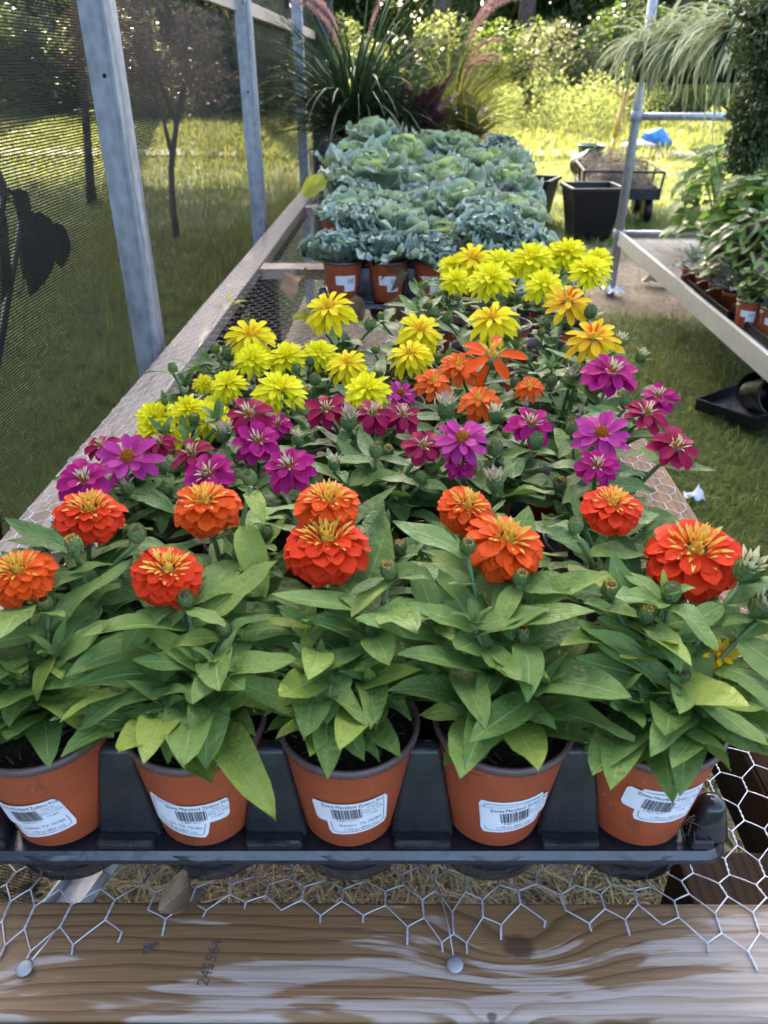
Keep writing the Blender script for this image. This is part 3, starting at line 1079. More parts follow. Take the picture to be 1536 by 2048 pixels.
def trunk_mesh(name, h, r, lean=(0, 0), limbs=4, seed=0, h0=0.45):
    rr = random.Random(seed)
    b = MB()
    pts = [Vector((lean[0] * f + 0.03 * h * rr.uniform(-.3, .3) * f, lean[1] * f, h * f)) for f in [0, .08, .2, .4, .6, .8, 1]]
    b.tube(pts, [r * k for k in (1.35, 1.08, 1, .85, .68, .45, .2)], 9)
    for i in range(limbs):
        f = rr.uniform(h0, 0.85)
        k = int(f * 6)
        p = pts[min(k, 5)].lerp(pts[min(k + 1, 6)], 0.5)
        a = rr.uniform(0, 6.28)
        L = h * rr.uniform(0.18, 0.34)
        q = p + Vector((math.cos(a) * L * .6, math.sin(a) * L * .6, L * .45))
        e = q + Vector((math.cos(a + .4) * L * .5, math.sin(a + .4) * L * .5, L * .25))
        b.tube([p, q, e], [r * .45, r * .3, r * .1], 6)
    return b.mesh(name, M_bark)


def tree(name, label, loc, trunk, crown, group=None, cat='tree', drop=0.0):
    t = thing(name, label, cat, loc, 0, group)
    if trunk:
        ob('trunk', trunk, t)
    ob('crown', crown, t, T((0, 0, drop)))
    return t


# tall trees at the edge of the wood; their crowns are above the picture and shade the bench
big_crowns = []
for k in range(3):
    rr = random.Random(47 + k)
    bl_ = []
    for i in range(18):
        a = rr.uniform(0, 6.28)
        d = rr.uniform(0, 3.8)
        z = rr.uniform(18.5, 32.0)
        s = rr.uniform(1.5, 2.6) * (1.0 if z < 26 else 0.8)
        bl_.append(((d * math.cos(a), d * math.sin(a), z), (s * 1.2, s * 1.2, s)))
    big_crowns.append(leaf_cloud('tall_crown', [M_fmid, M_fdark, M_flit][k], 17000, bl_, 0.50, 60 + k, 0.3, 0.3))
big_trunks = [trunk_mesh('tall_trunk', 31, 0.27, (0.6, 0.2), 6, k, 0.62) for k in range(3)]
spots = [(-17.5, 27.5, 'behind the shade cloth at far left of the wood edge'), (-12.6, 29.5, 'rising behind the shade cloth between the dark shrubs'),
         (-8.4, 26.6, 'seen just left of the second steel post'), (-3.6, 30.0, 'behind the steel posts near the batten'),
         (1.0, 27.2, 'straight behind the tall ornamental grasses'), (4.0, 29.4, 'behind the pink plumes of the fountain grass'),
         (-6.1, 29.2, 'behind the cloth between the first and second posts'), (8.6, 27.0, 'beyond the black planter at the wood edge'), (12.4, 29.0, 'behind the spider plants'), (17.0, 27.2, 'behind the trailing plant at far right')]
for i, (x, y, w_) in enumerate(spots):
    tree('tall_tree', 'tall straight tree ' + w_, (x, y + 2.0, -0.1), big_trunks[i % 3], big_crowns[i % 3], 'tall trees at the wood edge', drop=-2.5 if x < -8 else 0.0)

# undergrowth: shrubs one can tell apart
shrub_shapes = []
for k in range(4):
    rr = random.Random(80 + k)
    bl_ = [((rr.uniform(-1.1, 1.1), rr.uniform(-.7, .7), rr.uniform(.5, 2.7)), (rr.uniform(.55, 1.0), rr.uniform(.5, .9), rr.uniform(.5, .85))) for _ in range(9)]
    bl_.append(((0, 0, 0.7), (1.5, 1.0, 0.8)))
    shrub_shapes.append(bl_)
shr = [leaf_cloud('shrub_crown', m_, 9000, shrub_shapes[i % 4], 0.13, 90 + i, 0.2, 0.35) for i, m_ in enumerate([M_fdark, M_folive, M_fmid, M_flit])]
shr_tr = trunk_mesh('shrub_stem', 2.4, 0.06, (0.2, 0), 6, 5, 0.2)
# (x, y, scale, kind, where)
shrubs = [(-15.5, 24.5, 1.5, 2, 'far behind the shade cloth at the left edge'), (-11.0, 25.0, 1.35, 0, 'behind the shade cloth right of the leaning trunk'),
          (-7.2, 24.0, 1.3, 1, 'behind the small slender tree'), (-4.6, 26.0, 1.4, 0, 'between the second and third steel posts'),
          (-1.4, 24.6, 1.1, 3, 'just right of the third steel post'), (1.4, 25.2, 1.15, 3, 'behind the tall green grasses'), (3.2, 26.6, 1.25, 2, 'behind the golden backlit grass'),
          (4.6, 24.6, 1.0, 1, 'with glinting grey leaves right of the pink plumes'), (6.1, 25.5, 1.55, 0, 'forming the darkest mass above the black planter'),
          (7.9, 23.6, 0.75, 3, 'low and sunlit left of the pipe frame'), (9.3, 26.2, 1.4, 0, 'dark behind the pipe frame upright'),
          (10.6, 22.6, 0.85, 2, 'below the spider plants'), (12.8, 24.8, 1.2, 3, 'bright behind the spider plants'), (15.6, 25.0, 1.5, 2, 'behind the trailing plant')]
nm = {0: 'dark green', 1: 'olive grey', 2: 'mid green', 3: 'yellow green'}
for i, (x, y, s, k, w_) in enumerate(shrubs):
    t = tree('shrub', nm[k] + ' leafy shrub ' + w_, (x, y, 0), shr_tr, shr[k], 'undergrowth shrubs', 'shrub')
    t.matrix_basis = T((x * 1.08, y + 2.2, -0.05)) @ RZ(i * 1.3) @ SC((s, s, .55 + .3 * s))

# the wood behind reads as one mass
bl_ = []
rr = random.Random(11)
for i in range(80):
    x = -46 + 92 * i / 79 + rr.uniform(-1, 1)
    for z in (1.4, 4.0, 6.2):
        bl_.append(((x, 36 + rr.uniform(-1.5, 2.5), z + rr.uniform(-.5, .5)), (1.7, 1.2, 1.9)))
tag(ob('woodland', leaf_cloud('woodland', M_fdark, 150000, bl_, 0.50, 3, 0.2, 0.2, cull=4)), 'dense dark wood closing the background', 'wood', kind='stuff')
# weeds along the drive
bl_ = []
for i in range(62):
    x = rr.uniform(-2, 15)
    y = rr.uniform(13.5, 21.5) if x > 6.5 else rr.uniform(19.5, 25)
    k = 1.5 if y > 20 else 1.0
    bl_.append(((x, y, rr.uniform(.1, .4) * k), (rr.uniform(.3, .7), rr.uniform(.3, .6), rr.uniform(.25, .6) * k)))
tag(ob('tall_weeds', leaf_cloud('tall_weeds', M_flit, 34000, bl_, 0.11, 8, -0.9, 0.2, 0.28)), 'pale green weeds growing rank beside the drive', 'weeds', kind='stuff')

# leaning trunk close behind the cloth, slender russet tree, hanging yellow foliage
t = thing('leaning_tree', 'brown leaning tree trunk behind the shade cloth at the left edge', 'tree', (-5.05, 10.0, 0))
ob('trunk', trunk_mesh('leaning_trunk', 6.5, 0.15, (-0.9, 0.2), 5, 31, 0.5), t)
bl_ = [((-0.6 + uni(-2, 1.6), uni(-1.2, 1.2), uni(2.6, 6.2)), (1.1, 1.0, .7)) for _ in range(9)]
ob('crown', leaf_cloud('leaning_crown', M_fmid, 6000, bl_, 0.16, 21, 0.5, 0.3), t)
t = thing('slender_tree', 'slender forked tree with russet leaves on the lawn behind the cloth', 'tree', (-2.1, 7.35, 0))
b = MB()
b.tube([(0, 0, -.05), (0.0, 0, .3), (.03, 0, .62), (.12, .0, .95), (.26, .0, 1.35), (.30, 0, 1.8)], [.036, .03, .027, .024, .018, .008], 7)
b.tube([(.05, 0, .7), (.0, .05, 1.0), (-.12, .1, 1.35), (-.2, .1, 1.7)], [.02, .016, .012, .005], 6)
b.tube([(.12, 0, .95), (.05, -.1, 1.3), (.02, -.12, 1.7)], [.016, .012, .005], 6)
b.tube([(.2, 0, 1.2), (.42, .06, 1.5), (.55, .1, 1.75)], [.014, .010, .004], 6)
ob('trunk', b.mesh('slender_trunk', M_bark), t)
bl_ = [((uni(-.55, .6), uni(-.4, .4), uni(1.15, 1.95)), (.24, .22, .17)) for _ in range(16)]
ob('crown', leaf_cloud('slender_crown', M_fpink, 4200, bl_, 0.055, 22, 0.2, 0.2), t)
t = thing('lawn_tree', 'tree with yellow hanging sprays seen through the cloth near the batten', 'tree', (-3.7, 9.6, 0))
ob('trunk', trunk_mesh('lawn_trunk', 4.6, 0.045, (0.5, 0), 5, 33, 0.5), t)
bl_ = [((0.7 + uni(-1.0, 0.9), uni(-.6, .6), uni(1.85, 4.2)), (.5, .45, .36)) for _ in range(15)]
ob('crown', leaf_cloud('lawn_crown', M_flit, 6000, bl_, 0.09, 23, 1.2, 0.2, 0.35), t)

# ------------------------------------------------------------------ shade cloth, posts, batten
V, F, U = [], [], []
ny_, nz_ = 70, 24
for j in range(nz_ + 1):
    for i in range(ny_ + 1):
        y = -0.9 + 7.3 * i / ny_
        z = 0.03 + 2.6 * j / nz_
        V.append((-0.676 + 0.006 * mnoise.noise(Vector((y * 1.3, z * 2.1, 0))) - 0.004, y, z))
        U.append((y + 1, z))
F = [(j * (ny_ + 1) + i, j * (ny_ + 1) + i + 1, (j + 1) * (ny_ + 1) + i + 1, (j + 1) * (ny_ + 1) + i) for j in range(nz_) for i in range(ny_)]
t = thing('shade_cloth', 'dark knitted shade cloth hung behind the steel posts on the left', 'shade cloth', (0, 0, 0))
ob('cloth_panel', mk_mesh('shade_cloth', V, F, M_screen, U), t)
# bunched end of the cloth at the far corner
b = MB()
b.tube([(-0.66, 6.42, .05), (-0.65, 6.40, .8), (-0.655, 6.42, 1.3), (-0.62, 6.40, 1.62), (-0.57, 6.42, 1.9), (-.54, 6.43, 2.6)], [.07, .06, .055, .07, .05, .06], 9)
M_cloth_end = m_plain('bunched_cloth', (0.018, 0.021, 0.02), 0.8, 0, 0.4, 30, 0.6)
ob('bunched_end', b.mesh('bunched_end', M_cloth_end), t)

pw, pd = 0.057, 0.066
prof = [(-pw / 2, 0), (pw / 2 - .012, 0), (pw / 2 - .010, -.0035), (pw / 2 - .003, -.0035), (pw / 2, 0), (pw / 2 + .001, .006), (pw / 2, pd), (pw / 2 - .003, pd), (pw / 2 - .003, .004), (-pw / 2 + .003, .004), (-pw / 2 + .003, pd), (-pw / 2, pd)]
def post_mesh(h):
    V, F = [], []
    k = len(prof)
    for z in (0, h):
        V += [(x, y, z) for x, y in prof]
    F = [(i, (i + 1) % k, k + (i + 1) % k, k + i) for i in range(k)]
    return mk_mesh('steel_channel', V, F, M_galv, smooth=False)
PM = post_mesh(2.75)
hole = MB().lathe([(.0045, 0), (.0045, .0012), (.001, .0012)], 10).mesh('hole', m_plain('hole_shadow', (.008, .008, .008), .9))
boltm = MB().lathe([(.008, 0), (.008, .003), (.005, .005), (.001, .0055)], 10).mesh('bolt', M_galv)
for (y, lab, holes) in ((1.82, 'nearest and widest galvanised steel post left of the bench', ((.004, 1.37),)), (3.47, 'middle of the three galvanised steel posts along the shade cloth', ((-.01, 1.63), (.012, 1.60), (.0, 1.30))),
                        (5.17, 'farthest galvanised steel post near the end of the bench', ((.004, 1.56), (-.006, 1.44)))):
    t = thing('steel_post', lab, 'post', (-0.6315, y, 0), 0, 'galvanised posts along the shade cloth')
    ob('channel', PM, t)
    for i, (hx, hz) in enumerate(holes):
        if i % 2 == 0:
            ob('bolt_hole', hole, t, T((hx, -.0002, hz)) @ RX(R(90)))
        else:
            ob('bolt', boltm, t, T((hx, -.0002, hz)) @ RX(R(90)))
o = ob('wooden_batten', MB().box((0, 0, 0), (.022, 4.6, .052), bevel=.003).mesh('batten', M_batten, smooth=False), None, T((-.662, 4.35, 1.592)) @ RX(R(-.3)))
tag(o, 'pale wooden batten fixed high along the shade cloth behind the posts', 'batten')
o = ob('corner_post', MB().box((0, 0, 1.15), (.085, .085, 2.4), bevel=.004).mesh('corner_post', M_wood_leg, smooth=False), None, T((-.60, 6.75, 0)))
tag(o, 'grey weathered wooden post at the far end of the shade cloth', 'post')
# dark broad-leaved plant close behind the cloth
t = thing('broad_leaved_plant', 'dark plant with large drooping leaves pressed behind the shade cloth', 'plant', (-1.02, 1.55, 0))
M_bigleaf = m_leaf('elephant_leaf', (0.012, 0.022, 0.012), (0.02, 0.035, 0.016), (0.03, 0.05, 0.03), 0.05, 0.5, 7)
BIGL = strip_mesh('big_leaf', M_bigleaf, w_lance(0.30, 0.35, 0.75, 0.3), na=12, nc=6, bend=0.4, fold=0.2, ruff=0.02, rfreq=1.5)
for i, (u, v, L, lean, turn) in enumerate(((25, 385, .25, 14, 8), (66, 425, .21, -6, -14), (-10, 415, .25, -12, 20), (100, 450, .13, 16, -30), (-70, 390, .25, 5, 0))):
    q = atx(u, v, -.86 - .03 * i) - t.location
    ob('stem', MB().tube([(0, 0, 0), (q.x * .2, q.y * .2, q.z * .6), (q.x * .8, q.y * .8, q.z * 1.04), q], [.012, .010, .007, .005], 6).mesh('stalk', M_bigleaf), t)
    # blade hangs straight down, its face to the cloth
    ob('leaf', BIGL, t, T(q) @ RZ(R(turn)) @ RX(R(lean)) @ Matrix(((0, 0, 1, 0), (0, 1, 0, 0), (-1, 0, 0, 0), (0, 0, 0, 1))) @ SC(L))

# ------------------------------------------------------------------ the bench
BZ = 0.80
bench = thing('wire_topped_bench', 'long wooden potting bench topped with hexagonal wire mesh, carrying all the flower trays', 'bench', (0, 0.3, 0))
BI = T((0, -0.3, 0))
def bpart(name, mesh, M=Matrix.Identity(4), parent=None):
    return ob(name, mesh, parent or bench, BI @ M)
front_rail = bpart('front_rail', MB().box((0, 0, 0), (1.20, .0885, .038), bevel=.0025).mesh('front_rail', M_wood_front, smooth=False), T((-0.05, 0.3365, BZ - .019)) @ RZ(R(1.3)))
edge = bpart('front_fascia', MB().box((0, 0, 0), (1.20, .036, .085), bevel=.003).mesh('front_fascia', m_wood('fascia_wood', 0, pale=(.62, .55, .46), brown=(.48, .38, .26), dark=(.32, .24, .16), dry=.6, seed=1.0), smooth=False), T((-0.05, 0.2735, BZ - .047)) @ RZ(R(1.3)))
rail_mesh = MB().box((0, 0, 0), (.08, 5.3, .038), bevel=.004).mesh('side_rail', M_wood_rail, smooth=False)
bpart('side_rail', rail_mesh, T((-.534, 3.035, BZ - .019)))
bpart('side_rail', MB().box((0, 0, 0), (.08, 5.3, .038), bevel=.004).mesh('brown_side_rail', M_wood_brown, smooth=False), T((.405, 3.05, BZ - .019)) @ RZ(math.pi))
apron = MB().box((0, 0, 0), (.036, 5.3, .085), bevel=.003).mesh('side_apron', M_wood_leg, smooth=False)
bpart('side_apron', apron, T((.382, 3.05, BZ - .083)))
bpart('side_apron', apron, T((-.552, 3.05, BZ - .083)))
cross_mesh = MB().box((0, 0, 0), (.853, .088, .036), bevel=.003).mesh('cross_board', M_wood_cross, smooth=False)
for y in (1.43, 2.70, 4.02, 5.40):
    bpart('cross_board', cross_mesh, T((-.0655, y, BZ - .0225)) @ RZ(R(0.8 if y < 2 else 0)))
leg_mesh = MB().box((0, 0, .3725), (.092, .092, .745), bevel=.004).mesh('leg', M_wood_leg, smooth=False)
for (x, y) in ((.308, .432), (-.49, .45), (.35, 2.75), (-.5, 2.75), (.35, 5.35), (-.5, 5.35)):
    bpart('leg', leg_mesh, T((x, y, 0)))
p1, p2 = atz(222, 1700, .36), atz(120, 1840, .36)
dd = (p2 - p1)
brace = MB()
brace.box((0, 0, 0), (.05, dd.length * 2.4, .004), bevel=.0012).box((-.024, 0, .012), (.003, dd.length * 2.4, .026)).box((.024, 0, .012), (.003, dd.length * 2.4, .026))
bpart('steel_brace', brace.mesh('steel_brace', M_galv, smooth=False), T((p1 + p2) / 2) @ RZ(math.atan2(dd.y, dd.x) - math.pi / 2))

# stamp on the front rail
V, F = text_geo('245564', 0.0125, 'CENTER', 0.95)
stamp = mk_mesh('ink_stamp', [(x, y, 0) for x, y in V], F, M_stampink)
pc = atz(421, 1925, BZ)
FRI = (T((-0.05, 0.3365, BZ - .019)) @ RZ(R(1.3))).inverted()
ob('ink_stamp', stamp, front_rail, FRI @ T((pc.x, pc.y, BZ + .0006)) @ RZ(R(83)))
P = [(0, -.006), (.003, -.002), (.0065, .001), (.004, .003), (.0035, .007), (.0, .005), (-.003, .001), (-.006, -.001)]
pc = atz(298, 1897, BZ)
ob('ink_stamp', mk_mesh('ink_blot', [(x * .8, y * 1.1, 0) for x, y in P], [tuple(range(8))], M_stampink), front_rail, FRI @ T((pc.x, pc.y, BZ + .0006)) @ RZ(R(-35)))

# hexagonal wire
W_, PT = 0.0300, 0.0275
TW, DG = 0.0150, 0.0125
edge_px = [(-60, 1900), (45, 1938), (150, 1920), (230, 1895), (330, 1860), (420, 1838), (490, 1822), (560, 1838), (640, 1850), (700, 1845), (770, 1868), (850, 1895), (912, 1938), (985, 1888), (1055, 1852), (1150, 1872), (1205, 1868), (1290, 1852), (1380, 1890), (1450, 1925), (1536, 1928), (1640, 1930)]
edge_xy = [atz(u, v, BZ) for u, v in edge_px]
EX, EY = [p.x for p in edge_xy], [p.y for p in edge_xy]
Y0 = 0.352
def wire_pos(x, y):
    g = np.interp(x, EX, EY) - Y0
    k = math.exp(-max(0, y - Y0) / 0.075)
    nx_ = 0.0022 * mnoise.noise(Vector((x * 34, y * 34, 1))) + .004 * mnoise.noise(Vector((x * 7, y * 7, 2)))
    ny_2 = 0.0022 * mnoise.noise(Vector((x * 34, y * 34, 5)))
    # drawn towards the two nails
    sx = 0.0
    for nxp in (-0.303, 0.045):
        sx += (nxp - x) * 0.42 * math.exp(-((x - nxp) / .055) ** 2) * k
    X, Y = x + nx_ + sx, y + ny_2 + g * k
    z = BZ + 0.0018
    onrail = X < -.494 or X > .365 or Y < .384 + .0227 * (X + .05)
    z += 0.0012 * mnoise.noise(Vector((x * 20, y * 20, 9))) + (0.004 * max(0.0, mnoise.noise(Vector((x * 9, y * 9, 3)))) if Y < .42 else 0)
    if not onrail:      # the wire sags between the boards
        dy = min(Y - (.384 + .0227 * (X + .05)), *(abs(Y - yb) - .05 for yb in (1.43, 2.70, 4.02, 5.40)))
        s_ = min(1.0, max(0.0, min(X + .494, .365 - X, dy * 1.3) / .05))
        z -= 0.0010 + .0145 * s_ * s_ * (3 - 2 * s_)
    return Vector((X, Y, z))
wb = MB()
def wire(p, q, twist):
    a, b_ = wire_pos(*p), wire_pos(*q)
    nearf = a.y < 0.60
    if not nearf:
        r = (0.00060 if twist else 0.00042) if a.y < 1.0 else ((0.00048 if twist else 0.00034) if a.y < 1.5 else (0.00034 if twist else 0.00025))
        wb.tube([a, b_], r, 4 if a.y < 1.2 else 3, False)
    elif not twist:
        m = (a + b_) / 2 + Vector((0, 0, 0.0004))
        wb.tube([a, m, b_], 0.00058, 5, False)
    else:
        d = (b_ - a)
        u = d.cross(Vector((0, 0, 1))).normalized()
        w = d.normalized().cross(u)
        for s in (0, math.pi):
            pts = [a + d * (i / 8) + (u * math.cos(s + i * 1.15) + w * math.sin(s + i * 1.15)) * .00056 for i in range(9)]
            wb.tube(pts, 0.00055, 4, False)
i0, i1 = int(-.575 / W_), int(.445 / W_)
j1 = int((5.55 - Y0) / PT)
for j in range(0, j1):
    y = Y0 + j * PT
    for i in range(i0, i1 + 1):
        x = (i + 0.5 * (j % 2)) * W_
        if not -.575 < x < .447:
            continue
        if y > 2.1 and x > -.10:
            continue
        if j == 0:
            if (i * 7) % 10 < 9:      # loose cut ends
                wire((x, y + TW / 2), (x + .004 * math.sin(i * 3.1), y + TW * (.05 if i % 3 else -.4)), True)
        else:
            wire((x, y - TW / 2), (x, y + TW / 2), True)
        for s in (-.5, .5):
            if -.575 < x + s * W_ < .447 and not (j == 0 and i % 11 == 4 and s > 0):
                wire((x, y + TW / 2), (x + s * W_, y + PT - TW / 2), False)
wm = wb.mesh('wire_mesh', M_wire)
tag(ob('wire_mesh', wm, bench, BI), kind='stuff')
# two straight selvedge strands to the nails
nail = MB().lathe([(.0015, -.02), (.0015, 0), (.0062, .0004), (.0064, .0014), (.0048, .0021), (.001, .0023)], 14).mesh('nail', M_galv)
for (u, v, u2, v2) in ((50, 1937, 120, 1850), (910, 1930, 878, 1775)):
    p = atz(u, v, BZ + .003)
    q = atz(u2, v2, BZ + .003)
    bpart('nail', nail, T(p) @ RX(R(6)) @ RY(R(-5)))
    bpart('tie_wire', MB().tube([p + Vector((0, 0, .0005)), (p + q) / 2 + Vector((0.001, 0, .001)), q], .0005, 5).mesh('tie_wire', M_wire))

# ------------------------------------------------------------------ nursery trays
PITCH_X, PITCH_Y = 0.1185, 0.125
PZ = 0.847                      # pot bottoms
M_black_sheen = m_plain('tray_plastic_sheen', (0.021, 0.025, 0.027), 0.30, 0, 0.35, 26, 0.05, 0.5)  # tray plastic for the dividers, sky reflection painted in as a lighter colour
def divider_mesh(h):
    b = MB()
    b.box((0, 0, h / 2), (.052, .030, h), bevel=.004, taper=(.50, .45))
    return b.mesh('divider', M_black_sheen, smooth=True)
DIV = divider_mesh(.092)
DIVC = MB().box((0, 0, .02), (.034, .03, .04), bevel=.006, taper=(.5, .6)).mesh('corner_block', M_black)
CUP = MB().lathe([(.024, -.0585), (.034, -.056), (.045, -.044), (.052, -.024), (.056, -.006)], 24).mesh('cup', M_black)
def tray(label, cx, cy, cols, rows, rz=0.0):
    """cx, cy: middle of the tray; returns world positions of its pots"""
    t = thing('nursery_tray', label, 'tray', (cx, cy, BZ + .003), rz, 'black trays on the bench')
    z = PZ - BZ - .003
    w, d = cols * PITCH_X, rows * PITCH_Y - .042
    x0, y0 = -w / 2, -rows * PITCH_Y / 2
    b = MB()
    # deck, then lip running round it, with ridges interrupted at each pot
    V = [(p[0], p[1], z - .003) for p in rounded(w + .014, d - .006, .02, 6)]
    n = len(V)
    V2 = [(p[0], p[1], z - .009) for p in rounded(w + .020, d + .002, .022, 6)]
    V3 = [(p[0], p[1], z - .0125) for p in rounded(w + .022, d + .004, .023, 6)]
    V4 = [(p[0], p[1], z - .0145) for p in rounded(w + .012, d - .004, .02, 6)]
    ring = lambda k: [(k * n + i, k * n + (i + 1) % n, (k + 1) * n + (i + 1) % n, (k + 1) * n + i) for i in range(n)]
    b.add(V + V2 + V3 + V4, [tuple(range(n))] + [tuple(reversed(f)) for k in range(3) for f in ring(k)])
    for side in (-1, 1):
        for c in range(cols + 1):
            xa = x0 + c * PITCH_X - PITCH_X / 2 + .036
            xb = x0 + c * PITCH_X + PITCH_X / 2 - .036
            xa, xb = max(xa, x0 + .004), min(xb, -x0 - .004)
            b.box(((xa + xb) / 2, side * (d / 2 - .0105), z - .001), (xb - xa, .013, .011), bevel=.003)
    ob('tray_base', b.mesh('tray_base', M_black, smooth=False), t)
    for c in range(cols - 1):
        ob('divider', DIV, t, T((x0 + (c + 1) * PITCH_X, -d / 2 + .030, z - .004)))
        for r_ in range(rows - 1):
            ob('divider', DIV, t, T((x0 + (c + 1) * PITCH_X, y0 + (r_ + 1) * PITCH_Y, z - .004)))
    for s in (-1, 1):
        ob('corner_block', DIVC, t, T((s * (w / 2 - .006), -d / 2 + .022, z - .004)))
    pots = []
    Mw = T((cx, cy, 0)) @ RZ(rz)
    for r_ in range(rows):
        for c in range(cols):
            lx, ly = x0 + (c + .5) * PITCH_X, y0 + (r_ + .5) * PITCH_Y
            if r_ == 0 or cy < 1:
                ob('cup', CUP, t, T((lx, ly, z)) @ SC((1, .80, 1)))
            p = Mw @ Vector((lx, ly, 0))
            pots.append((p.x, p.y))
    return pots


# ================================================================== zinnias
ORD = ['first', 'second', 'third', 'fourth', 'fifth', 'sixth', 'seventh']
FLW = []      # filled below
def flower(parent, M, kind, D, petals_as_parts=True):
    f = ob('flower', HEARTS[kind], parent, M @ SC((D, D, D * (.68 if kind in ('orange', 'red') else 1.0))))
    sets = PETALS[kind]
    rr = random
    for ri, (n, r0, el, L, h) in enumerate(RINGS[kind]):
        ph = rr.uniform(0, 6.28)
        for i in range(n):
            if kind in ('loose',) and rr.random() < .12:
                continue
            a = ph + 2 * math.pi * i / n + rr.uniform(-.12, .12)
            e = R(el + rr.uniform(-8, 8))
            s = L * rr.uniform(.88, 1.12)
            ob('petal', sets[rr.randrange(len(sets))], f, T((r0 * math.cos(a), r0 * math.sin(a), h)) @ RZ(a) @ RY(-e) @ RX(rr.uniform(-.22, .22)) @ SC((s, s * rr.uniform(.9, 1.15) * (0.48 / L if kind in ('orange', 'red') else 0.5 / L) ** .5, s)))
    return f


def orient(nrm, spin):
    return Vector(nrm).normalized().to_track_quat('Z', 'Y').to_matrix().to_4x4() @ RZ(spin)


def bez(a, b, c, t): return a * (1 - t) ** 2 + b * 2 * t * (1 - t) + c * t * t


def clear_of_flowers(Mw, L):
    # a shoot's leaf does not grow across the face of a bloom
    for f in (.35, .65, .95):
        q = Mw @ Vector((f, 0, -.08 * f))
        u, v, d = proj(q)
        for (fu, fv, fr, fd) in FLW:
            if d < fd + .01 and (u - fu) ** 2 + (v - fv) ** 2 < (fr * 1.0 + 9) ** 2:
                return False
    return True


def zinnia(px, py, tips, label, group, leaves, nodes, fill=3, base_l=.08, hero=False, label_mesh_=None):
    """tips: (world position, type, size). Each tip is carried on its own stem with opposite pairs of leaves."""
    t = thing('potted_zinnia', label, 'flower', (px, py, PZ), 0, group)
    O = Vector((px, py, PZ))
    pot = ob('pot', POT, t, RX(uni(-.012, .012)) @ RY(uni(-.02, .02)))
    if label_mesh_:
        ob('price_label', label_mesh_, pot)
    sl = ob('soil', SOIL, t)
    if hero:
        ob('bark_fines', CRUMBS, sl)
    tips = list(tips)
    for k in range(fill):
        a = uni(0, 6.28)
        rd = uni(.015, .062)
        tips.append((Vector((px + rd * math.cos(a), py + rd * math.sin(a), PZ + uni(.150, .190))), random.choice(['rosette', 'green', 'rosette', 'bud']), .013))
    for (p, kind, D) in tips:
        p = p - O
        a0 = uni(0, 6.28)
        s = Vector((uni(-.015, .015), uni(-.015, .015), .091))
        m = Vector((s.x * .5 + p.x * .45, s.y * .5 + p.y * .45, s.z + (p.z - s.z) * .62))
        pts = [bez(s, m, p - Vector((0, 0, .004)), k / 6) for k in range(7)]
        ob('stem', MB().tube(pts, [.0030, .0028, .0026, .0024, .0022, .0021, .0022], 6).mesh('stem', M_stem), t)
        ph = uni(0, 6.28)
        for ni, (tt, L, el) in enumerate(nodes):
            if kind in HEARTS and tt > .85:
                tt = .80
            q = bez(s, m, p, tt)
            for sgn in (0, math.pi):
                az = ph + ni * math.pi / 2 + sgn + uni(-.3, .3)
                LL = L * uni(.66, 1.32)
                if not hero and random.random() < .10:
                    continue
                e = R(el + uni(-14, 14))
                for attempt in range(4):
                    Ml = T(q) @ RZ(az) @ RY(-e) @ RX(uni(-.3, .3)) @ SC(LL)
                    if clear_of_flowers(T(O) @ Ml, LL):
                        ob('leaf', leaves[random.randrange(len(leaves))], t, Ml)
                        break
                    az += uni(.4, .9)
                    e -= R(12)
        if kind in HEARTS:
            nrm = (uni(-.24, .24), (-.20 if kind in ('orange', 'red') else -.42) + uni(-.14, .14), 1)
            flower(t, T(p) @ orient(nrm, uni(0, 6.28)), kind, D)
        elif kind in BUDS:
            ob('bud', BUDS[kind], t, T(p + Vector((0, 0, .004))) @ orient((uni(-.25, .25), uni(-.4, .1), 1), uni(0, 6)) @ SC(D))
        else:
            for k in range(4):
                az = ph + k * math.pi / 2 + uni(-.2, .2)
                ob('leaf', leaves[random.randrange(len(leaves))], t, T(p) @ RZ(az) @ RY(-R(55 + uni(-10, 12))) @ SC(uni(.02, .032)))
    return t


N_FRONT = [(.08, .070, 40), (.22, .080, 34), (.40, .084, 32), (.56, .077, 32), (.78, .066, 30), (.95, .054, 28)]
N_MID = [(.22, .078, 34), (.45, .066, 28), (.70, .058, 26), (.93, .046, 26)]
N_BACK = [(.35, .064, 32), (.66, .056, 26), (.92, .044, 26)]

front = tray('near black plastic tray holding the labelled pots of orange zinnias', -.0415, .4965, 5, 2, R(1.5))
magt = tray('black tray of magenta zinnias behind the orange ones', -.035, .7575, 5, 2, R(.6))
yelt = tray('black tray of yellow zinnias behind the magenta ones', -.02, 1.018, 5, 2, 0)
bakt = tray('black tray under the back rows of yellow zinnias', .075, 1.285, 4, 2, 0)
bakr = tray('black tray under the pale lemon zinnias on the right', .195, 1.56, 3, 2, 0)


def fz(v):  # distance at which the front plants' shoots stand, by how high they show
    return .400 + (1440 - v) / 340 * .092


def ftip(u, v, kind, D=.0135):
    return (aty(u, v, fz(v)), kind, D)


def fl(u, v, z, kind, dpx):
    p = atz(u, v, z)
    return (p, kind, dpx * depth_of(p) / FPX * (1.18 if kind in ('lemon', 'yellow') else 1.1 if kind in HEARTS else .78 if 'spiky' in kind else 1.0))


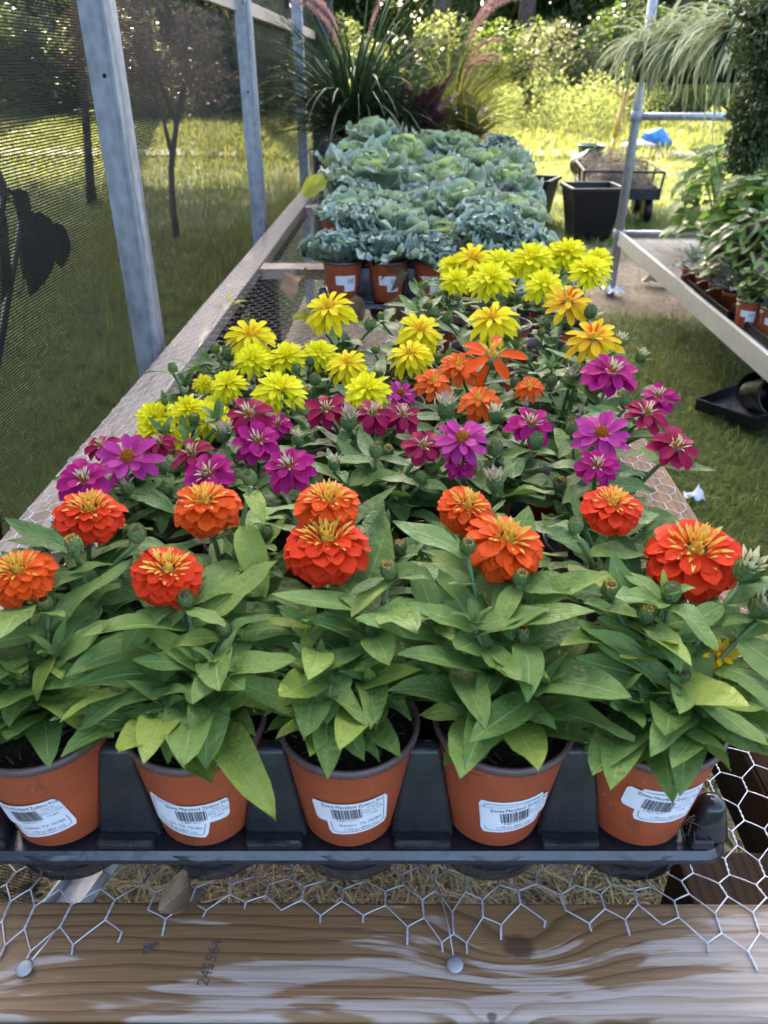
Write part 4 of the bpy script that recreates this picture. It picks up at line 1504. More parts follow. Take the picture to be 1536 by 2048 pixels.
HERO = [
    [fl(40, 1150, 1.055, 'orange', 128), ftip(92, 1216, 'bud'), ftip(50, 1366, 'bud', .014), ftip(-20, 1290, 'rosette'), ftip(110, 1310, 'rosette'), ftip(20, 1425, 'rosette')],
    [fl(335, 1148, 1.05, 'red', 138), ftip(272, 1380, 'green', .012), ftip(373, 1208, 'green'), ftip(450, 1268, 'green', .011), ftip(400, 1330, 'rosette'), ftip(430, 1420, 'rosette'), ftip(315, 1432, 'rosette')],
    [fl(655, 1092, 1.06, 'red', 166), ftip(778, 1150, 'bud', .014), ftip(745, 1265, 'bud', .0125), ftip(640, 1345, 'rosette'), ftip(560, 1338, 'green', .010), ftip(620, 1250, 'rosette'), ftip(740, 1370, 'rosette'), ftip(650, 1435, 'rosette')],
    [fl(1010, 1092, 1.06, 'orange', 164), ftip(865, 1233, 'bud', .0125), ftip(992, 1322, 'bud', .0125), ftip(1045, 1277, 'bud', .011), ftip(945, 1440, 'rosette'), ftip(935, 1102, 'bud', .0125), ftip(1090, 1370, 'rosette')],
    [fl(1388, 1112, 1.05, 'red', 184), fl(1435, 1312, 1.005, 'gold', 82), ftip(1340, 1195, 'green', .0145), ftip(1220, 1190, 'bud', .014), ftip(1290, 1240, 'bud', .013), ftip(1330, 1195, 'rosette'), ftip(1365, 1365, 'green', .011), ftip(1492, 1150, 'spiky', .020), ftip(1525, 1225, 'spiky', .021), ftip(1225, 1395, 'rosette'), ftip(1300, 1430, 'rosette'), ftip(1390, 1405, 'rosette'), ftip(1440, 1440, 'rosette')],
]
ROWB = [[fl(180, 1028, 1.06, 'red', 132), ftip(150, 1098, 'bud'), ftip(275, 1077, 'green', .014)], [fl(412, 1012, 1.065, 'orange', 132), ftip(500, 965, 'green', .012)],
        [fl(655, 1008, 1.08, 'orange', 132), ftip(775, 1150, 'bud', .011)], [fl(932, 1018, 1.07, 'orange', 112), ftip(1040, 1165, 'bud', .012)], [fl(1222, 1015, 1.07, 'red', 118), ftip(1150, 1060, 'green', .012), fl(1488, 1152, 1.02, 'gold', 60)]]
OTHER = [
    (168, 962, 1.06, 'magenta', 96, 'm'), (258, 918, 1.065, 'violet', 108, 'm'), (205, 893, 1.05, 'crimson', 66, 'm'), (418, 952, 1.05, 'magenta', 104, 'm'), (580, 935, 1.06, 'magenta', 100, 'm'),
    (385, 908, 1.05, 'crimson', 80, 'm'), (318, 886, 1.04, 'crimson', 62, 'm'), (515, 884, 1.055, 'magenta', 90, 'm'), (500, 830, 1.07, 'crimson', 92, 'm'), (556, 850, 1.04, 'magenta', 56, 'm'),
    (652, 820, 1.055, 'crimson', 82, 'm'), (745, 828, 1.055, 'crimson', 80, 'm'), (806, 832, 1.05, 'crimson', 76, 'm'), (846, 893, 1.06, 'crimson', 78, 'm'), (925, 880, 1.065, 'violet', 100, 'm'),
    (920, 930, 1.045, 'magenta', 58, 'm'), (1060, 850, 1.06, 'magenta', 90, 'm'), (1203, 870, 1.07, 'violet', 100, 'm'), (1193, 933, 1.06, 'magenta', 82, 'm'), (1352, 895, 1.07, 'crimson', 98, 'm'),
    (1293, 828, 1.07, 'crimson', 84, 'm'), (1318, 795, 1.06, 'magenta', 70, 'm'), (1222, 748, 1.075, 'magenta', 104, 'm'), (800, 788, 1.03, 'violet', 58, 'm'),
    (312, 836, 1.02, 'lemon', 76, 'y'), (365, 880, 1.00, 'lemon', 60, 'y'), (378, 820, 1.02, 'lemon', 64, 'y'), (424, 840, 1.01, 'lemon', 74, 'y'), (312, 862, 1.01, 'lemon', 76, 'y'), (428, 812, 1.01, 'lemon', 50, 'y'),
    (457, 770, 1.03, 'lemon', 66, 'y'), (560, 782, 1.05, 'lemon', 92, 'y'), (505, 720, 1.035, 'lemon', 68, 'y'), (575, 716, 1.03, 'lemon', 72, 'y'), (638, 710, 1.03, 'lemon', 66, 'y'), (695, 730, 1.04, 'yellow', 76, 'y'),
    (735, 782, 1.05, 'lemon', 84, 'y'), (502, 674, 1.05, 'yellow', 90, 'y'), (660, 620, 1.06, 'yellow', 92, 'y'), (840, 663, 1.05, 'yellow', 84, 'y'), (821, 711, 1.045, 'yellow', 80, 'y'), (408, 768, 1.0, 'lemon', 40, 'y'),
    (985, 716, 1.075, 'loose', 128, 'o'), (916, 735, 1.06, 'amber', 80, 'o'), (868, 766, 1.05, 'amber', 72, 'o'), (960, 803, 1.05, 'amber', 80, 'o'), (1060, 776, 1.05, 'amber', 58, 'o'),
    (985, 641, 1.07, 'yellow', 94, 'l'), (1187, 680, 1.07, 'gold', 102, 'y'), (1135, 606, 1.06, 'gold', 92, 'l'), (1086, 570, 1.06, 'lemon', 68, 'l'), (982, 560, 1.06, 'lemon', 84, 'l'), (911, 562, 1.05, 'lemon', 56, 'l'),
    (945, 521, 1.05, 'yellow', 78, 'l'), (1002, 527, 1.05, 'lemon', 66, 'l'), (1062, 520, 1.055, 'lemon', 82, 'l'), (1135, 506, 1.06, 'lemon', 70, 'l'), (1180, 542, 1.065, 'lemon', 74, 'l'), (905, 532, 1.04, 'lemon', 52, 'l'), (1195, 520, 1.05, 'lemon', 56, 'l'),
    (1105, 515, 1.05, 'lemon', 58, 'l'), (1205, 690, 1.0, 'lemon', 34, 'l'),
]
for tl in HERO + ROWB + [[fl(*o_[:5])] for o_ in OTHER]:
    for (p, k, D) in tl:
        if k in HEARTS:
            u, v, d = proj(p)
            FLW.append((u, v, D * FPX / d / 2, d))
for i in range(5):
    x, y = front[i]
    lab = ['orange zinnia cut by the left edge of the picture, front row of labelled pots',
           'red-orange zinnia with shaggy yellow centre, second pot of the front row',
           'large red-orange zinnia in the middle labelled pot of the front row',
           'orange zinnia in the fourth labelled pot of the front row, leaf over its rim',
           'largest red zinnia in the rightmost labelled pot, a small gold bloom beside it'][i]
    zinnia(x, y, HERO[i], lab, 'front row of zinnias', LEAVES, N_FRONT, 1 if i < 4 else 0, hero=True, label_mesh_=LABELS[i])
for i in range(5):
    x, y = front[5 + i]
    zinnia(x, y, ROWB[i], 'orange zinnia, %s from the left in the second row of the near tray' % ORD[i], 'second row of orange zinnias', LEAVES if i % 2 else LEAVES2, N_MID, 4)

# all the other flowers: (u, v, z, kind, width in the photograph)
POTS = []
for i, p in enumerate(magt):
    POTS.append([p, 'm', []])
kinds3 = ['y', 'y', 'y', 'o', 'm', 'y', 'y', 'y', 'o', 'y']
for i, p in enumerate(yelt):
    POTS.append([p, kinds3[i], []])
for i, p in enumerate(bakt):
    POTS.append([p, 'y' if i % 4 < 2 else 'l', []])
for i, p in enumerate(bakr):
    POTS.append([p, 'l', []])
BUDT = [(255, 984, 1.04, 'vspiky', 36, 'm'), (332, 940, 1.04, 'green', 26, 'm'), (332, 988, 1.03, 'green', 26, 'm'), (447, 876, 1.05, 'vspiky', 40, 'm'), (503, 966, 1.03, 'green', 26, 'm'), (595, 886, 1.04, 'spiky', 30, 'm'), (668, 936, 1.05, 'spiky', 32, 'm'),
        (698, 850, 1.05, 'vspiky', 44, 'm'), (752, 910, 1.05, 'green', 28, 'm'), (842, 963, 1.04, 'green', 24, 'm'), (990, 975, 1.04, 'vspiky', 44, 'm'), (990, 905, 1.05, 'green', 30, 'm'), (892, 826, 1.05, 'vspiky', 46, 'm'), (990, 838, 1.05, 'spiky', 38, 'm'),
        (1072, 888, 1.05, 'green', 30, 'm'), (1143, 865, 1.05, 'green', 28, 'm'), (1154, 748, 1.06, 'green', 28, 'm'), (1185, 778, 1.05, 'spiky', 50, 'm'), (1250, 812, 1.05, 'green', 24, 'm'), (1140, 765, 1.05, 'vspiky', 38, 'm'),
        (740, 655, 1.04, 'green', 24, 'y'), (630, 765, 1.03, 'green', 24, 'y'), (895, 640, 1.04, 'green', 22, 'l'), (458, 715, 1.01, 'green', 26, 'y'), (755, 755, 1.03, 'spiky', 30, 'y'), (1104, 768, 1.04, 'green', 22, 'o'),
        (1100, 740, 1.05, 'rosette', 20, 'o'), (1180, 630, 1.05, 'green', 26, 'l'), (1240, 690, 1.05, 'spiky', 30, 'y'), (1020, 640, 1.03, 'green', 24, 'l'), (1280, 720, 1.03, 'spiky', 28, 'm')]
for (u, v, z, kind, d, cls) in OTHER + BUDT:
    p, k, D = fl(u, v, z, kind, d)
    best = min((q for q in POTS if q[1] == cls), key=lambda q: (q[0][0] - p.x) ** 2 + ((q[0][1] - p.y) * .8) ** 2 + .0006 * len(q[2]))
    best[2].append((p, k, D))
names = {'m': 'magenta zinnia', 'y': 'yellow zinnia', 'o': 'loose-petalled orange zinnia', 'l': 'lemon yellow zinnia'}
rowname = {}
for idx, (p, cls, tips) in enumerate(POTS):
    if idx < 10:
        lab = 'magenta zinnia plant, %s from the left in the %s magenta row' % (ORD[idx % 5], 'nearer' if idx < 5 else 'farther')
    elif idx < 20:
        i = idx - 10
        lab = '%s, %s from left in the %s row of the third tray' % (names[cls], ORD[i % 5], 'nearer' if i < 5 else 'farther')
    elif idx < 28:
        i = idx - 20
        lab = '%s, %s from the left in the %s row of the fourth tray' % (names[cls], ORD[i % 4], 'nearer' if i < 4 else 'farther')
    else:
        i = idx - 28
        lab = 'lemon yellow zinnia next to the kale, %s from the left in the %s row' % (ORD[i % 3], 'nearer' if i < 3 else 'farther')
    if idx in (20, 24) and not tips:
        continue
    nd = N_MID if idx < 10 else N_BACK
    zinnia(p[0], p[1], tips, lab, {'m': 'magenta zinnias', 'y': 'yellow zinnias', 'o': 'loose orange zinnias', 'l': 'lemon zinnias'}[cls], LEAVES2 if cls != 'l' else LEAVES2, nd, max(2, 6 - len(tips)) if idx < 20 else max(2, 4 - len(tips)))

# ================================================================== ornamental kale
def kale_leaf(mat, W, ruff, rf, bend, nc=8, na=9, cup=.35):
    def w(t):
        return W * (0.22 + 0.78 * math.sin(min(1, t / .72) * math.pi / 2) ** 1.3) * (1 if t < .72 else math.sqrt(max(.06, 1 - ((t - .72) / .29) ** 2)))
    out = []
    V, F, U = strip(w, na=na, nc=nc, bend=bend, cup=cup)
    V2 = []
    ph1, ph2 = uni(0, 6), uni(0, 6)
    for (x, y, z), (u, t) in zip(V, U):
        s = 2 * u - 1
        k = max(abs(s) ** 2.2 * min(1, t * 1.6), max(0, (t - .5) / .5) ** 1.6)
        # waves run round the margin: arc parameter along the sides and over the tip
        arc = (t + (1 - abs(s)) * .8 * max(0, (t - .6) / .4)) * (1 if s > 0 else -1)
        wv = math.sin(arc * rf * 6.283 + ph1) + .45 * math.sin(arc * rf * 10.7 + ph2)
        V2.append((x + ruff * .45 * k * math.cos(arc * rf * 6.283 + ph2), y + ruff * .5 * k * math.cos(arc * rf * 6.283 + ph1) * (1 if s > 0 else -1), z + ruff * k * wv))
    return mk_mesh('kale_leaf', V2, F, mat, U)


KOUT = [kale_leaf(M_kout, .56, .075, 3.0, uni(-.3, .5), 10, 14, .4) for _ in range(5)]
KIN = [kale_leaf(M_kin, .58, .085, 2.6, uni(-.5, .3), 8, 12, .5) for _ in range(4)]
KFR = [kale_leaf(M_kfr, .52, .12, 5.0, uni(-.3, .6), 12, 24, .3) for _ in range(5)]
KFI = [kale_leaf(M_kfr, .55, .12, 4.4, uni(-.5, .2), 12, 20, .4) for _ in range(4)]
KPU = [kale_leaf(M_kpur, .52, .12, 4.6, uni(-.3, .6), 12, 22, .3) for _ in range(3)]
YLF = strip_mesh('yellow_leaf', M_yleaf, w_lance(.36, .5, .6, .2), na=8, nc=4, bend=.6, cup=.3, ruff=.05)
DEADL = [strip_mesh('dead_leaf', M_dead, w_lance(uni(.24, .34), .55, .7), na=8, nc=6, bend=uni(.8, 1.8), cup=uni(.5, 1.1), ruff=.08, rfreq=2.2, ph=uni(0, 6), twist=uni(-.9, .9)) for _ in range(3)]

kt1 = tray('black tray holding the nearest row of frilled kale', .075, 2.13, 5, 2)
kt2 = tray('black tray under the middle rows of cabbage-leaved kale', .075, 2.45, 5, 2)
kt3 = tray('black tray under the purplish kale', .06, 2.78, 5, 2)
# (pots, style, leaf length, head lift, row words)
KROWS = [
    ([(p[0], p[1], PZ) for p in kt1[:5]], 'frill', .080, .106, 'nearest kale row'), ([(p[0], p[1], PZ) for p in kt1[5:]], 'mixed', .082, .118, 'second kale row'),
    ([(p[0], p[1], PZ) for p in kt2[:5]], 'cabb', .090, .128, 'third kale row'), ([(p[0], p[1], PZ) for p in kt2[5:]], 'mixed', .080, .092, 'fourth kale row'),
    ([(p[0], p[1], PZ) for p in kt3[:5]], 'purp', .084, .112, 'fifth kale row'), ([(p[0], p[1], PZ) for p in kt3[5:]], 'frill', .078, .092, 'sixth kale row'),
    ([(-.27 + .155 * i, 3.10 + .02 * (i % 2), BZ + .004) for i in range(5)], 'cabb', .112, .175, 'seventh kale row'),
    ([(-.22 + .155 * i, 3.38, BZ + .004) for i in range(5)], 'cabb', .118, .205, 'eighth kale row'),
    ([(-.10 + .16 * i, 3.68, BZ + .004) for i in range(3)], 'cabb', .118, .235, 'ninth kale row'),
    ([(-.28, 3.80, BZ + .004), (.36, 3.72, BZ + .004)], 'frill', .095, .215, 'farthest kale row'),
]
for (pts, style, L0, lift, words) in KROWS:
    for i, (x, y, z) in enumerate(pts):
        st_ = style
        if style == 'mixed':
            st_ = 'frill' if (i * 7 + len(words)) % 3 == 0 else 'cabb'
        if style == 'purp':
            st_ = 'purp' if i in (2, 4) else 'cabb'
        look = {'frill': 'frilled blue-green kale', 'cabb': 'pale-hearted round-leaved kale', 'purp': 'dusky purple kale'}[st_]
        t = thing('potted_kale', '%s, %s from the left in the %s' % (look, ORD[i], words), 'kale', (x, y, z), 0, 'ornamental kale')
        pot = ob('pot', POT, t)
        if words.startswith('nearest'):
            ob('price_label', BACKLABEL, pot, RZ(R(18 - 9 * i)))
        ob('soil', SOIL, t)
        ob('stem', MB().tube([(0, 0, .08), (0, 0, lift + .01)], [.009, .007], 6).mesh('kale_stem', M_stem), t)
        nl = 19
        tilt = T((0, 0, uni(-.018, .026))) @ RX(uni(-.25, .25)) @ RY(uni(-.25, .25)) @ SC(uni(.84, 1.12))
        for k in range(nl):
            f = k / (nl - 1)
            a = k * 2.39996 + uni(-.2, .2)
            if st_ == 'frill':
                S = KFR if f < .6 else KFI
            elif st_ == 'purp':
                S = KPU
            else:
                S = KOUT if f < .62 else KIN
            el = R((16 if lift < .15 else -8) + (60 if lift < .15 else 80) * f ** .9 + uni(-8, 8))
            L = 1.48 * L0 * (1.0 - .55 * f) * uni(.88, 1.12)
            ob('leaf', random.choice(S), t, tilt @ T((0, 0, lift - .012 + .034 * f)) @ RZ(a) @ RY(-el) @ SC(L))
# leaves gone yellow or fallen among the kale
t = thing('yellow_kale_leaf', 'large yellowed leaf hanging at the left end of the kale', 'leaf', aty(652, 362, 3.0))
ob('blade', YLF, t, RZ(R(200)) @ RY(R(20)) @ RX(R(-50)) @ SC(.10))
ob('stalk', MB().tube([(0, 0, 0), (.06, .03, .01)], [.004, .003], 6).mesh('stalk', M_yleaf), t)


def one_leaf(label, p, mesh, M, cat='leaf', name='dead_leaf'):
    o = ob(name, mesh, None, T(p) @ M)
    tag(o, label, cat)


one_leaf('curled brown dead leaf caught between the first two kale pots', aty(712, 590, 2.0), DEADL[0], RZ(R(-80)) @ RY(R(70)) @ SC(.08))
one_leaf('crumpled tan leaf on the rims of the middle kale pots', aty(815, 545, 2.02), DEADL[1], RZ(R(190)) @ RY(R(20)) @ RX(R(-60)) @ SC(.075))
one_leaf('long dry leaf drooping over the tray edge below the kale', aty(800, 590, 2.0), DEADL[2], RZ(R(-100)) @ RY(R(75)) @ SC(.09))
one_leaf('dry upright leaf beside the kale on the wire mesh', atz(585, 600, BZ + .012), DEADL[1], RZ(R(70)) @ RY(R(-60)) @ SC(.11))
one_leaf('yellow fallen leaf lying on the mesh left of the single yellow bloom', atz(585, 640, BZ + .006), YLF, RZ(R(20)) @ SC(.10), name='fallen_leaf')
one_leaf('brown curled leaf on the front rail under the wire', atz(318, 1822, BZ + .012), DEADL[0], RZ(R(52)) @ RX(R(35)) @ SC(.05))
one_leaf('dry leaf on the ground under the left end of the front rail', atz(20, 1775, .02), DEADL[1], RZ(R(30)) @ SC(.10))
one_leaf('second dry leaf on the ground beneath the steel brace', atz(45, 1800, .02), DEADL[2], RZ(R(130)) @ SC(.09))
sp = thing('spent_flower', 'faded cream flower head dropped on the left rail', 'flower', atz(462, 606, BZ + .004))
for i in range(9):
    ob('petal', PETALS['lemon'][i % 4] if i % 3 else strip_mesh('pale_petal', M_tuftp, w_spat(.2), na=4, nc=2, bend=.8), sp, T((uni(-.03, .03), uni(-.02, .02), 0)) @ RZ(uni(0, 6)) @ RY(-R(uni(0, 50))) @ SC(uni(.02, .035)))
sp2 = thing('root_tuft', 'tuft of fine dry roots at the foot of the rightmost pot', 'roots', atz(1362, 1655, PZ + .004))
b = MB()
for i in range(26):
    a = uni(0, 6.28)
    p = Vector((uni(-.008, .008), uni(-.005, .005), uni(0, .012)))
    b.tube([p, p + Vector((uni(-.01, .01), uni(-.01, .004), uni(-.004, .012))), p + Vector((uni(-.014, .014), uni(-.012, .004), uni(-.006, .016)))], .0005, 4)
ob('fibres', b.mesh('fibres', M_straw), sp2)

# ================================================================== big pots of grasses at the far end of the bench
def ribbons(name, mat, n, L, W, spread, droop, seed, up=1.0, base_r=.04, na=7, arch=1.0):
    rr = random.Random(seed)
    Vn, Fn, Un = [], [], []
    for i in range(n):
        a = rr.uniform(0, 6.28)
        el = math.pi / 2 - rr.uniform(.05, spread)
        l = L * rr.uniform(.6, 1.1)
        w = W * rr.uniform(.7, 1.2)
        d = droop * rr.uniform(.5, 1.2)
        p = Vector((rr.uniform(-1, 1) * base_r, rr.uniform(-1, 1) * base_r, 0))
        side = Vector((-math.sin(a), math.cos(a), 0))
        o = len(Vn)
        u = rr.random()
        for k in range(na + 1):
            f = k / na
            e = el - d * f ** arch
            if k:
                p = p + Vector((math.cos(a) * math.cos(e), math.sin(a) * math.cos(e), math.sin(e))) * (l / na)
            ww = w * (1 - f ** 2.2) * (.6 + .4 * min(1, f * 4)) + .0004
            up_ = Vector((-math.cos(a) * math.sin(e), -math.sin(a) * math.sin(e), math.cos(e)))
            Vn += [tuple(p - side * ww + up_ * ww * .5), tuple(p), tuple(p + side * ww + up_ * ww * .5)]
            Un += [(u * .5, f), (u * .5 + .25, f), (u * .5 + .5, f)]
        for k in range(na):
            q = o + 3 * k
            Fn += [(q, q + 1, q + 4, q + 3), (q + 1, q + 2, q + 5, q + 4)]
    return mk_mesh(name, Vn, Fn, mat, Un)


def m_ribbon(name, c1, c2, transl=.35, stripe=None):
    t = NT(name)
    u, v, _ = t.sep(t.uv())
    n = t.noise(t.obj(), 6, 2)
    col = t.mix(t.sm(t.math('ADD', u, n), .4, 1.1), c1, c2)
    if stripe:
        uu = t.math('FRACT', t.math('MULTIPLY', u, 4.0))
        col = t.mix(t.sm(t.math('ABSOLUTE', t.math('SUBTRACT', uu, .5)), .16, .28), col, stripe)
    return t.end(t.ms(transl, t.p(col, .4, 0, .45), t.transl(col)))


M_rg = m_ribbon('fountain_grass_blade', (.018, .04, .014), (.05, .09, .03), .3)
M_rd = m_ribbon('dark_grass_blade', (.012, .03, .016), (.045, .075, .045), .2)
M_ry = m_ribbon('golden_grass_blade', (.14, .17, .02), (.30, .30, .04), .6)
M_rp = m_ribbon('purple_strap_leaf', (.035, .012, .018), (.07, .025, .03), .3)
M_rs = m_ribbon('spider_plant_blade', (.05, .10, .025), (.09, .15, .04), .35)
M_rs2 = m_plain('cream_margin', (.5, .52, .33), .45)
BIGPOT = MB().lathe([(.001, 0), (.085, 0), (.088, .004), (.118, .20), (.126, .20), (.130, .205), (.131, .235), (.127, .24), (.119, .238), (.112, .20)], 32, cap=False).mesh('big_pot', M_terra)
BIGPOTB = MB().lathe([(.001, 0), (.070, 0), (.073, .004), (.095, .17), (.102, .172), (.103, .195), (.098, .197), (.092, .17)], 28, cap=False).mesh('black_pot', M_blackpot)
SOILB = MB().lathe([(.112, .205), (.06, .214), (.001, .216)], 20).mesh('soil', M_soil)
SOILC = MB().lathe([(.093, .172), (.05, .180), (.001, .182)], 20).mesh('soil', M_soil)


def grass_pot(label, loc, big, parts, cat='grass'):
    t = thing('potted_grass', label, cat, loc, 0)
    ob('pot', BIGPOT if big else BIGPOTB, t)
    ob('soil', SOILB if big else SOILC, t)
    z = .21 if big else .178
    for (nm_, me) in parts:
        ob(nm_, me, t, T((0, 0, z)))
    return t


def plume(L, a, lean, seed, col):
    """arching bristly flower spike on a wiry stalk"""
    rr = random.Random(seed)
    pts = []
    p = Vector((0, 0, 0))
    e = math.pi / 2 - .12
    for k in range(15):
        f = k / 14
        pts.append(p.copy())
        e -= (lean * (0.03 + 0.97 * max(0, (f - .45) / .55) ** .8)) * .19
        p = p + Vector((math.cos(a) * math.cos(e), math.sin(a) * math.cos(e), math.sin(e))) * (L / 14)
    b = MB()
    b.m = 0
    b.tube(pts, [.0022] * 15, 5)
    b.m = 1
    for k in range(8, 14):
        q0, q1 = pts[k], pts[k + 1]
        for j in range(80):
            c = q0.lerp(q1, rr.random())
            d = Vector((rr.gauss(0, 1), rr.gauss(0, 1), rr.gauss(0, 1))).normalized()
            ax = (q1 - q0).normalized()
            d = (d - ax * d.dot(ax)).normalized() * .7 + ax * .6
            s = d.cross(ax).normalized() * .0022
            ll = rr.uniform(.026, .044) * (1 - .5 * abs((k - 11) / 4))
            b.add([c - s, c + s, c + d * ll], [(0, 1, 2)])
    return b.mesh('plume', [M_rg, col])


def m_plume():
    t = NT('pink_bristles')
    c = t.mix(t.noise(t.obj(), 30, 2), (.62, .33, .28), (.78, .52, .44))
    return t.end(t.ms(.5, t.p(c, .7, 0, .2), t.transl(c)))


M_plume = m_plume()
gp = grass_pot('tall green fountain grass in a big terracotta pot behind the kale', (-.27, 4.60, BZ + .003), True,
               [('blades', ribbons('fountain_blades', M_rg, 380, 1.0, .0065, .9, 1.5, 1)), ('blades', ribbons('broad_blades', M_rg, 90, .85, .013, .95, 1.2, 9)), ('blades', ribbons('low_blades', M_rd, 150, .55, .0065, 1.3, 1.5, 2))])
for i, (a, l) in enumerate(((2.6, .85), (3.3, .80), (.6, .95))):
    ob('plume', plume(.95 * l, a, 1.5, 70 + i, M_plume), gp, T((0, 0, .21)))
grass_pot('dark arching liriope-like grass in a black pot right of the fountain grass', (-.06, 4.34, BZ + .003), False,
          [('blades', ribbons('dark_blades', M_rd, 260, .52, .008, 1.25, 1.75, 3)), ('blades', ribbons('stiff_blades', M_rg, 70, .56, .011, .75, .5, 4))])
cp = thing('potted_cordyline', 'dark purple strap-leaved cordyline in a black pot behind the kale', 'plant', (.10, 4.24, BZ + .003))
ob('pot', BIGPOTB, cp)
ob('soil', SOILC, cp)
STRAP = [strip_mesh('strap_leaf', M_rp, w_lance(.085, .5, .7, .4), na=8, nc=2, bend=b_, fold=.35) for b_ in (.3, .8, 1.2)]
for i in range(24):
    ob('leaf', STRAP[i % 3], cp, T((0, 0, .2 + .006 * i)) @ RZ(i * 2.4) @ RY(-R(28 + i * 2.2)) @ SC(uni(.26, .36)))
ob('stem', MB().tube([(0, 0, .17), (0, 0, .36)], [.014, .010], 7).mesh('cordyline_stem', M_stem), cp)
gp = grass_pot('golden backlit fountain grass with pink plumes arching right', (.24, 4.85, BZ + .003), False,
               [('blades', ribbons('golden_blades', M_ry, 300, .66, .007, .85, 1.0, 6)), ('blades', ribbons('green_blades', M_rg, 80, .62, .005, 1.1, 1.6, 7))])
for i, (a, l, ln) in enumerate(((.1, .92, 1.5), (-.15, .86, 1.7), (.35, .88, 1.6), (-.35, .66, 1.9), (.0, .60, 2.2), (-.6, .55, 2.0))):
    ob('plume', plume(l, a, ln, 80 + i, M_plume), gp, T((0, 0, .178)))


def m_croton():
    t = NT('croton_leaf')
    u, v, _ = t.sep(t.uv())
    du = t.math('ABSOLUTE', t.math('SUBTRACT', u, .5))
    fan = t.math('ABSOLUTE', t.math('SUBTRACT', t.math('FRACT', t.math('SUBTRACT', t.math('MULTIPLY', v, 8), t.math('MULTIPLY', du, 7))), .5))
    m = t.math('MAXIMUM', t.sm(du, .02, .09, 1, 0), t.sm(fan, .05, .16, .8, 0))
    g = t.mix(t.rand(), (.03, .07, .02), (.08, .12, .02))
    col = t.mix(m, g, t.mix(t.rand(), (.42, .36, .03), (.40, .14, .02)))
    return t.end(t.ms(.3, t.p(col, .3, 0, .5), t.transl(col)))


CRO = [strip_mesh('croton_leaf', m_croton(), w_lance(.26, .5, .6, .2), na=8, nc=4, bend=b_, fold=.2) for b_ in (.2, .6, -.1)]
cp = thing('potted_croton', 'croton with broad green and yellow veined leaves behind the kale on the right', 'plant', (.305, 4.36, BZ + .003))
ob('pot', BIGPOTB, cp)
ob('soil', SOILC, cp)
ob('stem', MB().tube([(0, 0, .17), (0, 0, .32)], [.01, .008], 6).mesh('croton_stem', M_stem), cp)
for i in range(22):
    ob('leaf', CRO[i % 3], cp, T((0, 0, .20 + .005 * i)) @ RZ(i * 2.4) @ RY(-R(18 + i * 2.8)) @ SC(uni(.15, .21)))

# ================================================================== right-hand bench of pipes
M_white = m_plain('white_painted_board', (.36, .36, .31), .5, 0, .12, 7, .1)
M_whitep = m_plain('pale_shelf_board', (.13, .125, .11), .8, 0, .4, 5, .3)
SH = .40
AX0 = atz(1239, 461, SH + .025)
AX1 = atz(1536, 704, SH + .025)
AX1 = AX0 + (AX1 - AX0).normalized() * 4.1
AX0.z = AX1.z = 0
axis = (AX1 - AX0).normalized()
angle = math.atan2(axis.y, axis.x)
BT = T(AX0) @ RZ(angle)             # local x runs from the far end towards the camera, local y to the right... of the aisle
sgn = 1 if (RZ(angle) @ Vector((0, 1, 0))).x > 0 else -1
pf = thing('pipe_frame_bench', 'low bench of galvanised pipe with white edge boards across the aisle on the right', 'bench', AX0, angle)
LEN = (AX1 - AX0).length
WD = .86 * sgn
def pipe(a, b, r, name='pipe', n=12):
    ob(name, MB().tube([a, b], r, n).mesh('pipe', M_pipe), pf)
pipe((0, 0, -.02), (0, 0, 2.35), .030, 'upright')
pipe((0, WD, -.02), (0, WD, 2.35), .026, 'upright')
pipe((LEN, 0, -.02), (LEN, 0, 2.35), .026, 'upright')
pipe((LEN, WD, -.02), (LEN, WD, 2.35), .026, 'upright')
pipe((0, .03 * sgn, 1.115), (0, WD, 1.115), .022, 'crossbar')
pipe((0, .03 * sgn, SH + .005), (0, WD, SH + .005), .022, 'crossbar')
pipe((.02, 0, 1.98), (LEN, 0, 1.98), .020, 'hanging_rail')
pipe((0, 0, 1.98), (0, WD, 1.98), .020, 'crossbar')
pipe((LEN, WD, 1.98), (LEN, 0, 1.98), .020, 'crossbar')
ob('fitting', MB().lathe([(.036, -.03), (.038, -.028), (.038, .028), (.036, .03)], 14).mesh('fitting', M_galv), pf, T((0, 0, SH)))
ob('fitting', MB().lathe([(.036, -.03), (.038, -.028), (.038, .028), (.036, .03)], 14).mesh('fitting', M_galv), pf, T((0, 0, 1.115)))
for (x0, x1, off, z) in ((.03, 1.62, 0, 0), (1.56, 3.02, -.014, .006), (3.02, LEN + .1, -.008, .002)):
    ob('edge_board', MB().box(((x0 + x1) / 2, off * sgn, SH - .02 + z), (x1 - x0, .022, .09), bevel=.003).mesh('edge_board', M_white, smooth=False), pf)
plank = MB().box((0, 0, 0), (LEN - .1, .118, .018), bevel=.002).mesh('shelf_plank', M_whitep, smooth=False)
for i in range(7):
    ob('shelf_plank', plank, pf, T((LEN / 2, sgn * (.075 + .121 * i), SH - .022)))

# spider plants hung from the rail
def rail_x(y): return AX0.x + (AX1.x - AX0.x) * (y - AX0.y) / (AX1.y - AX0.y)


HB = MB().lathe([(.001, 0), (.07, 0), (.074, .004), (.098, .13), (.104, .132), (.104, .146), (.098, .147), (.092, .12)], 24, cap=False).mesh('hanging_pot', M_blackpot)
HSOIL = MB().lathe([(.094, .125), (.04, .131), (.001, .132)], 16).mesh('soil', M_soil)


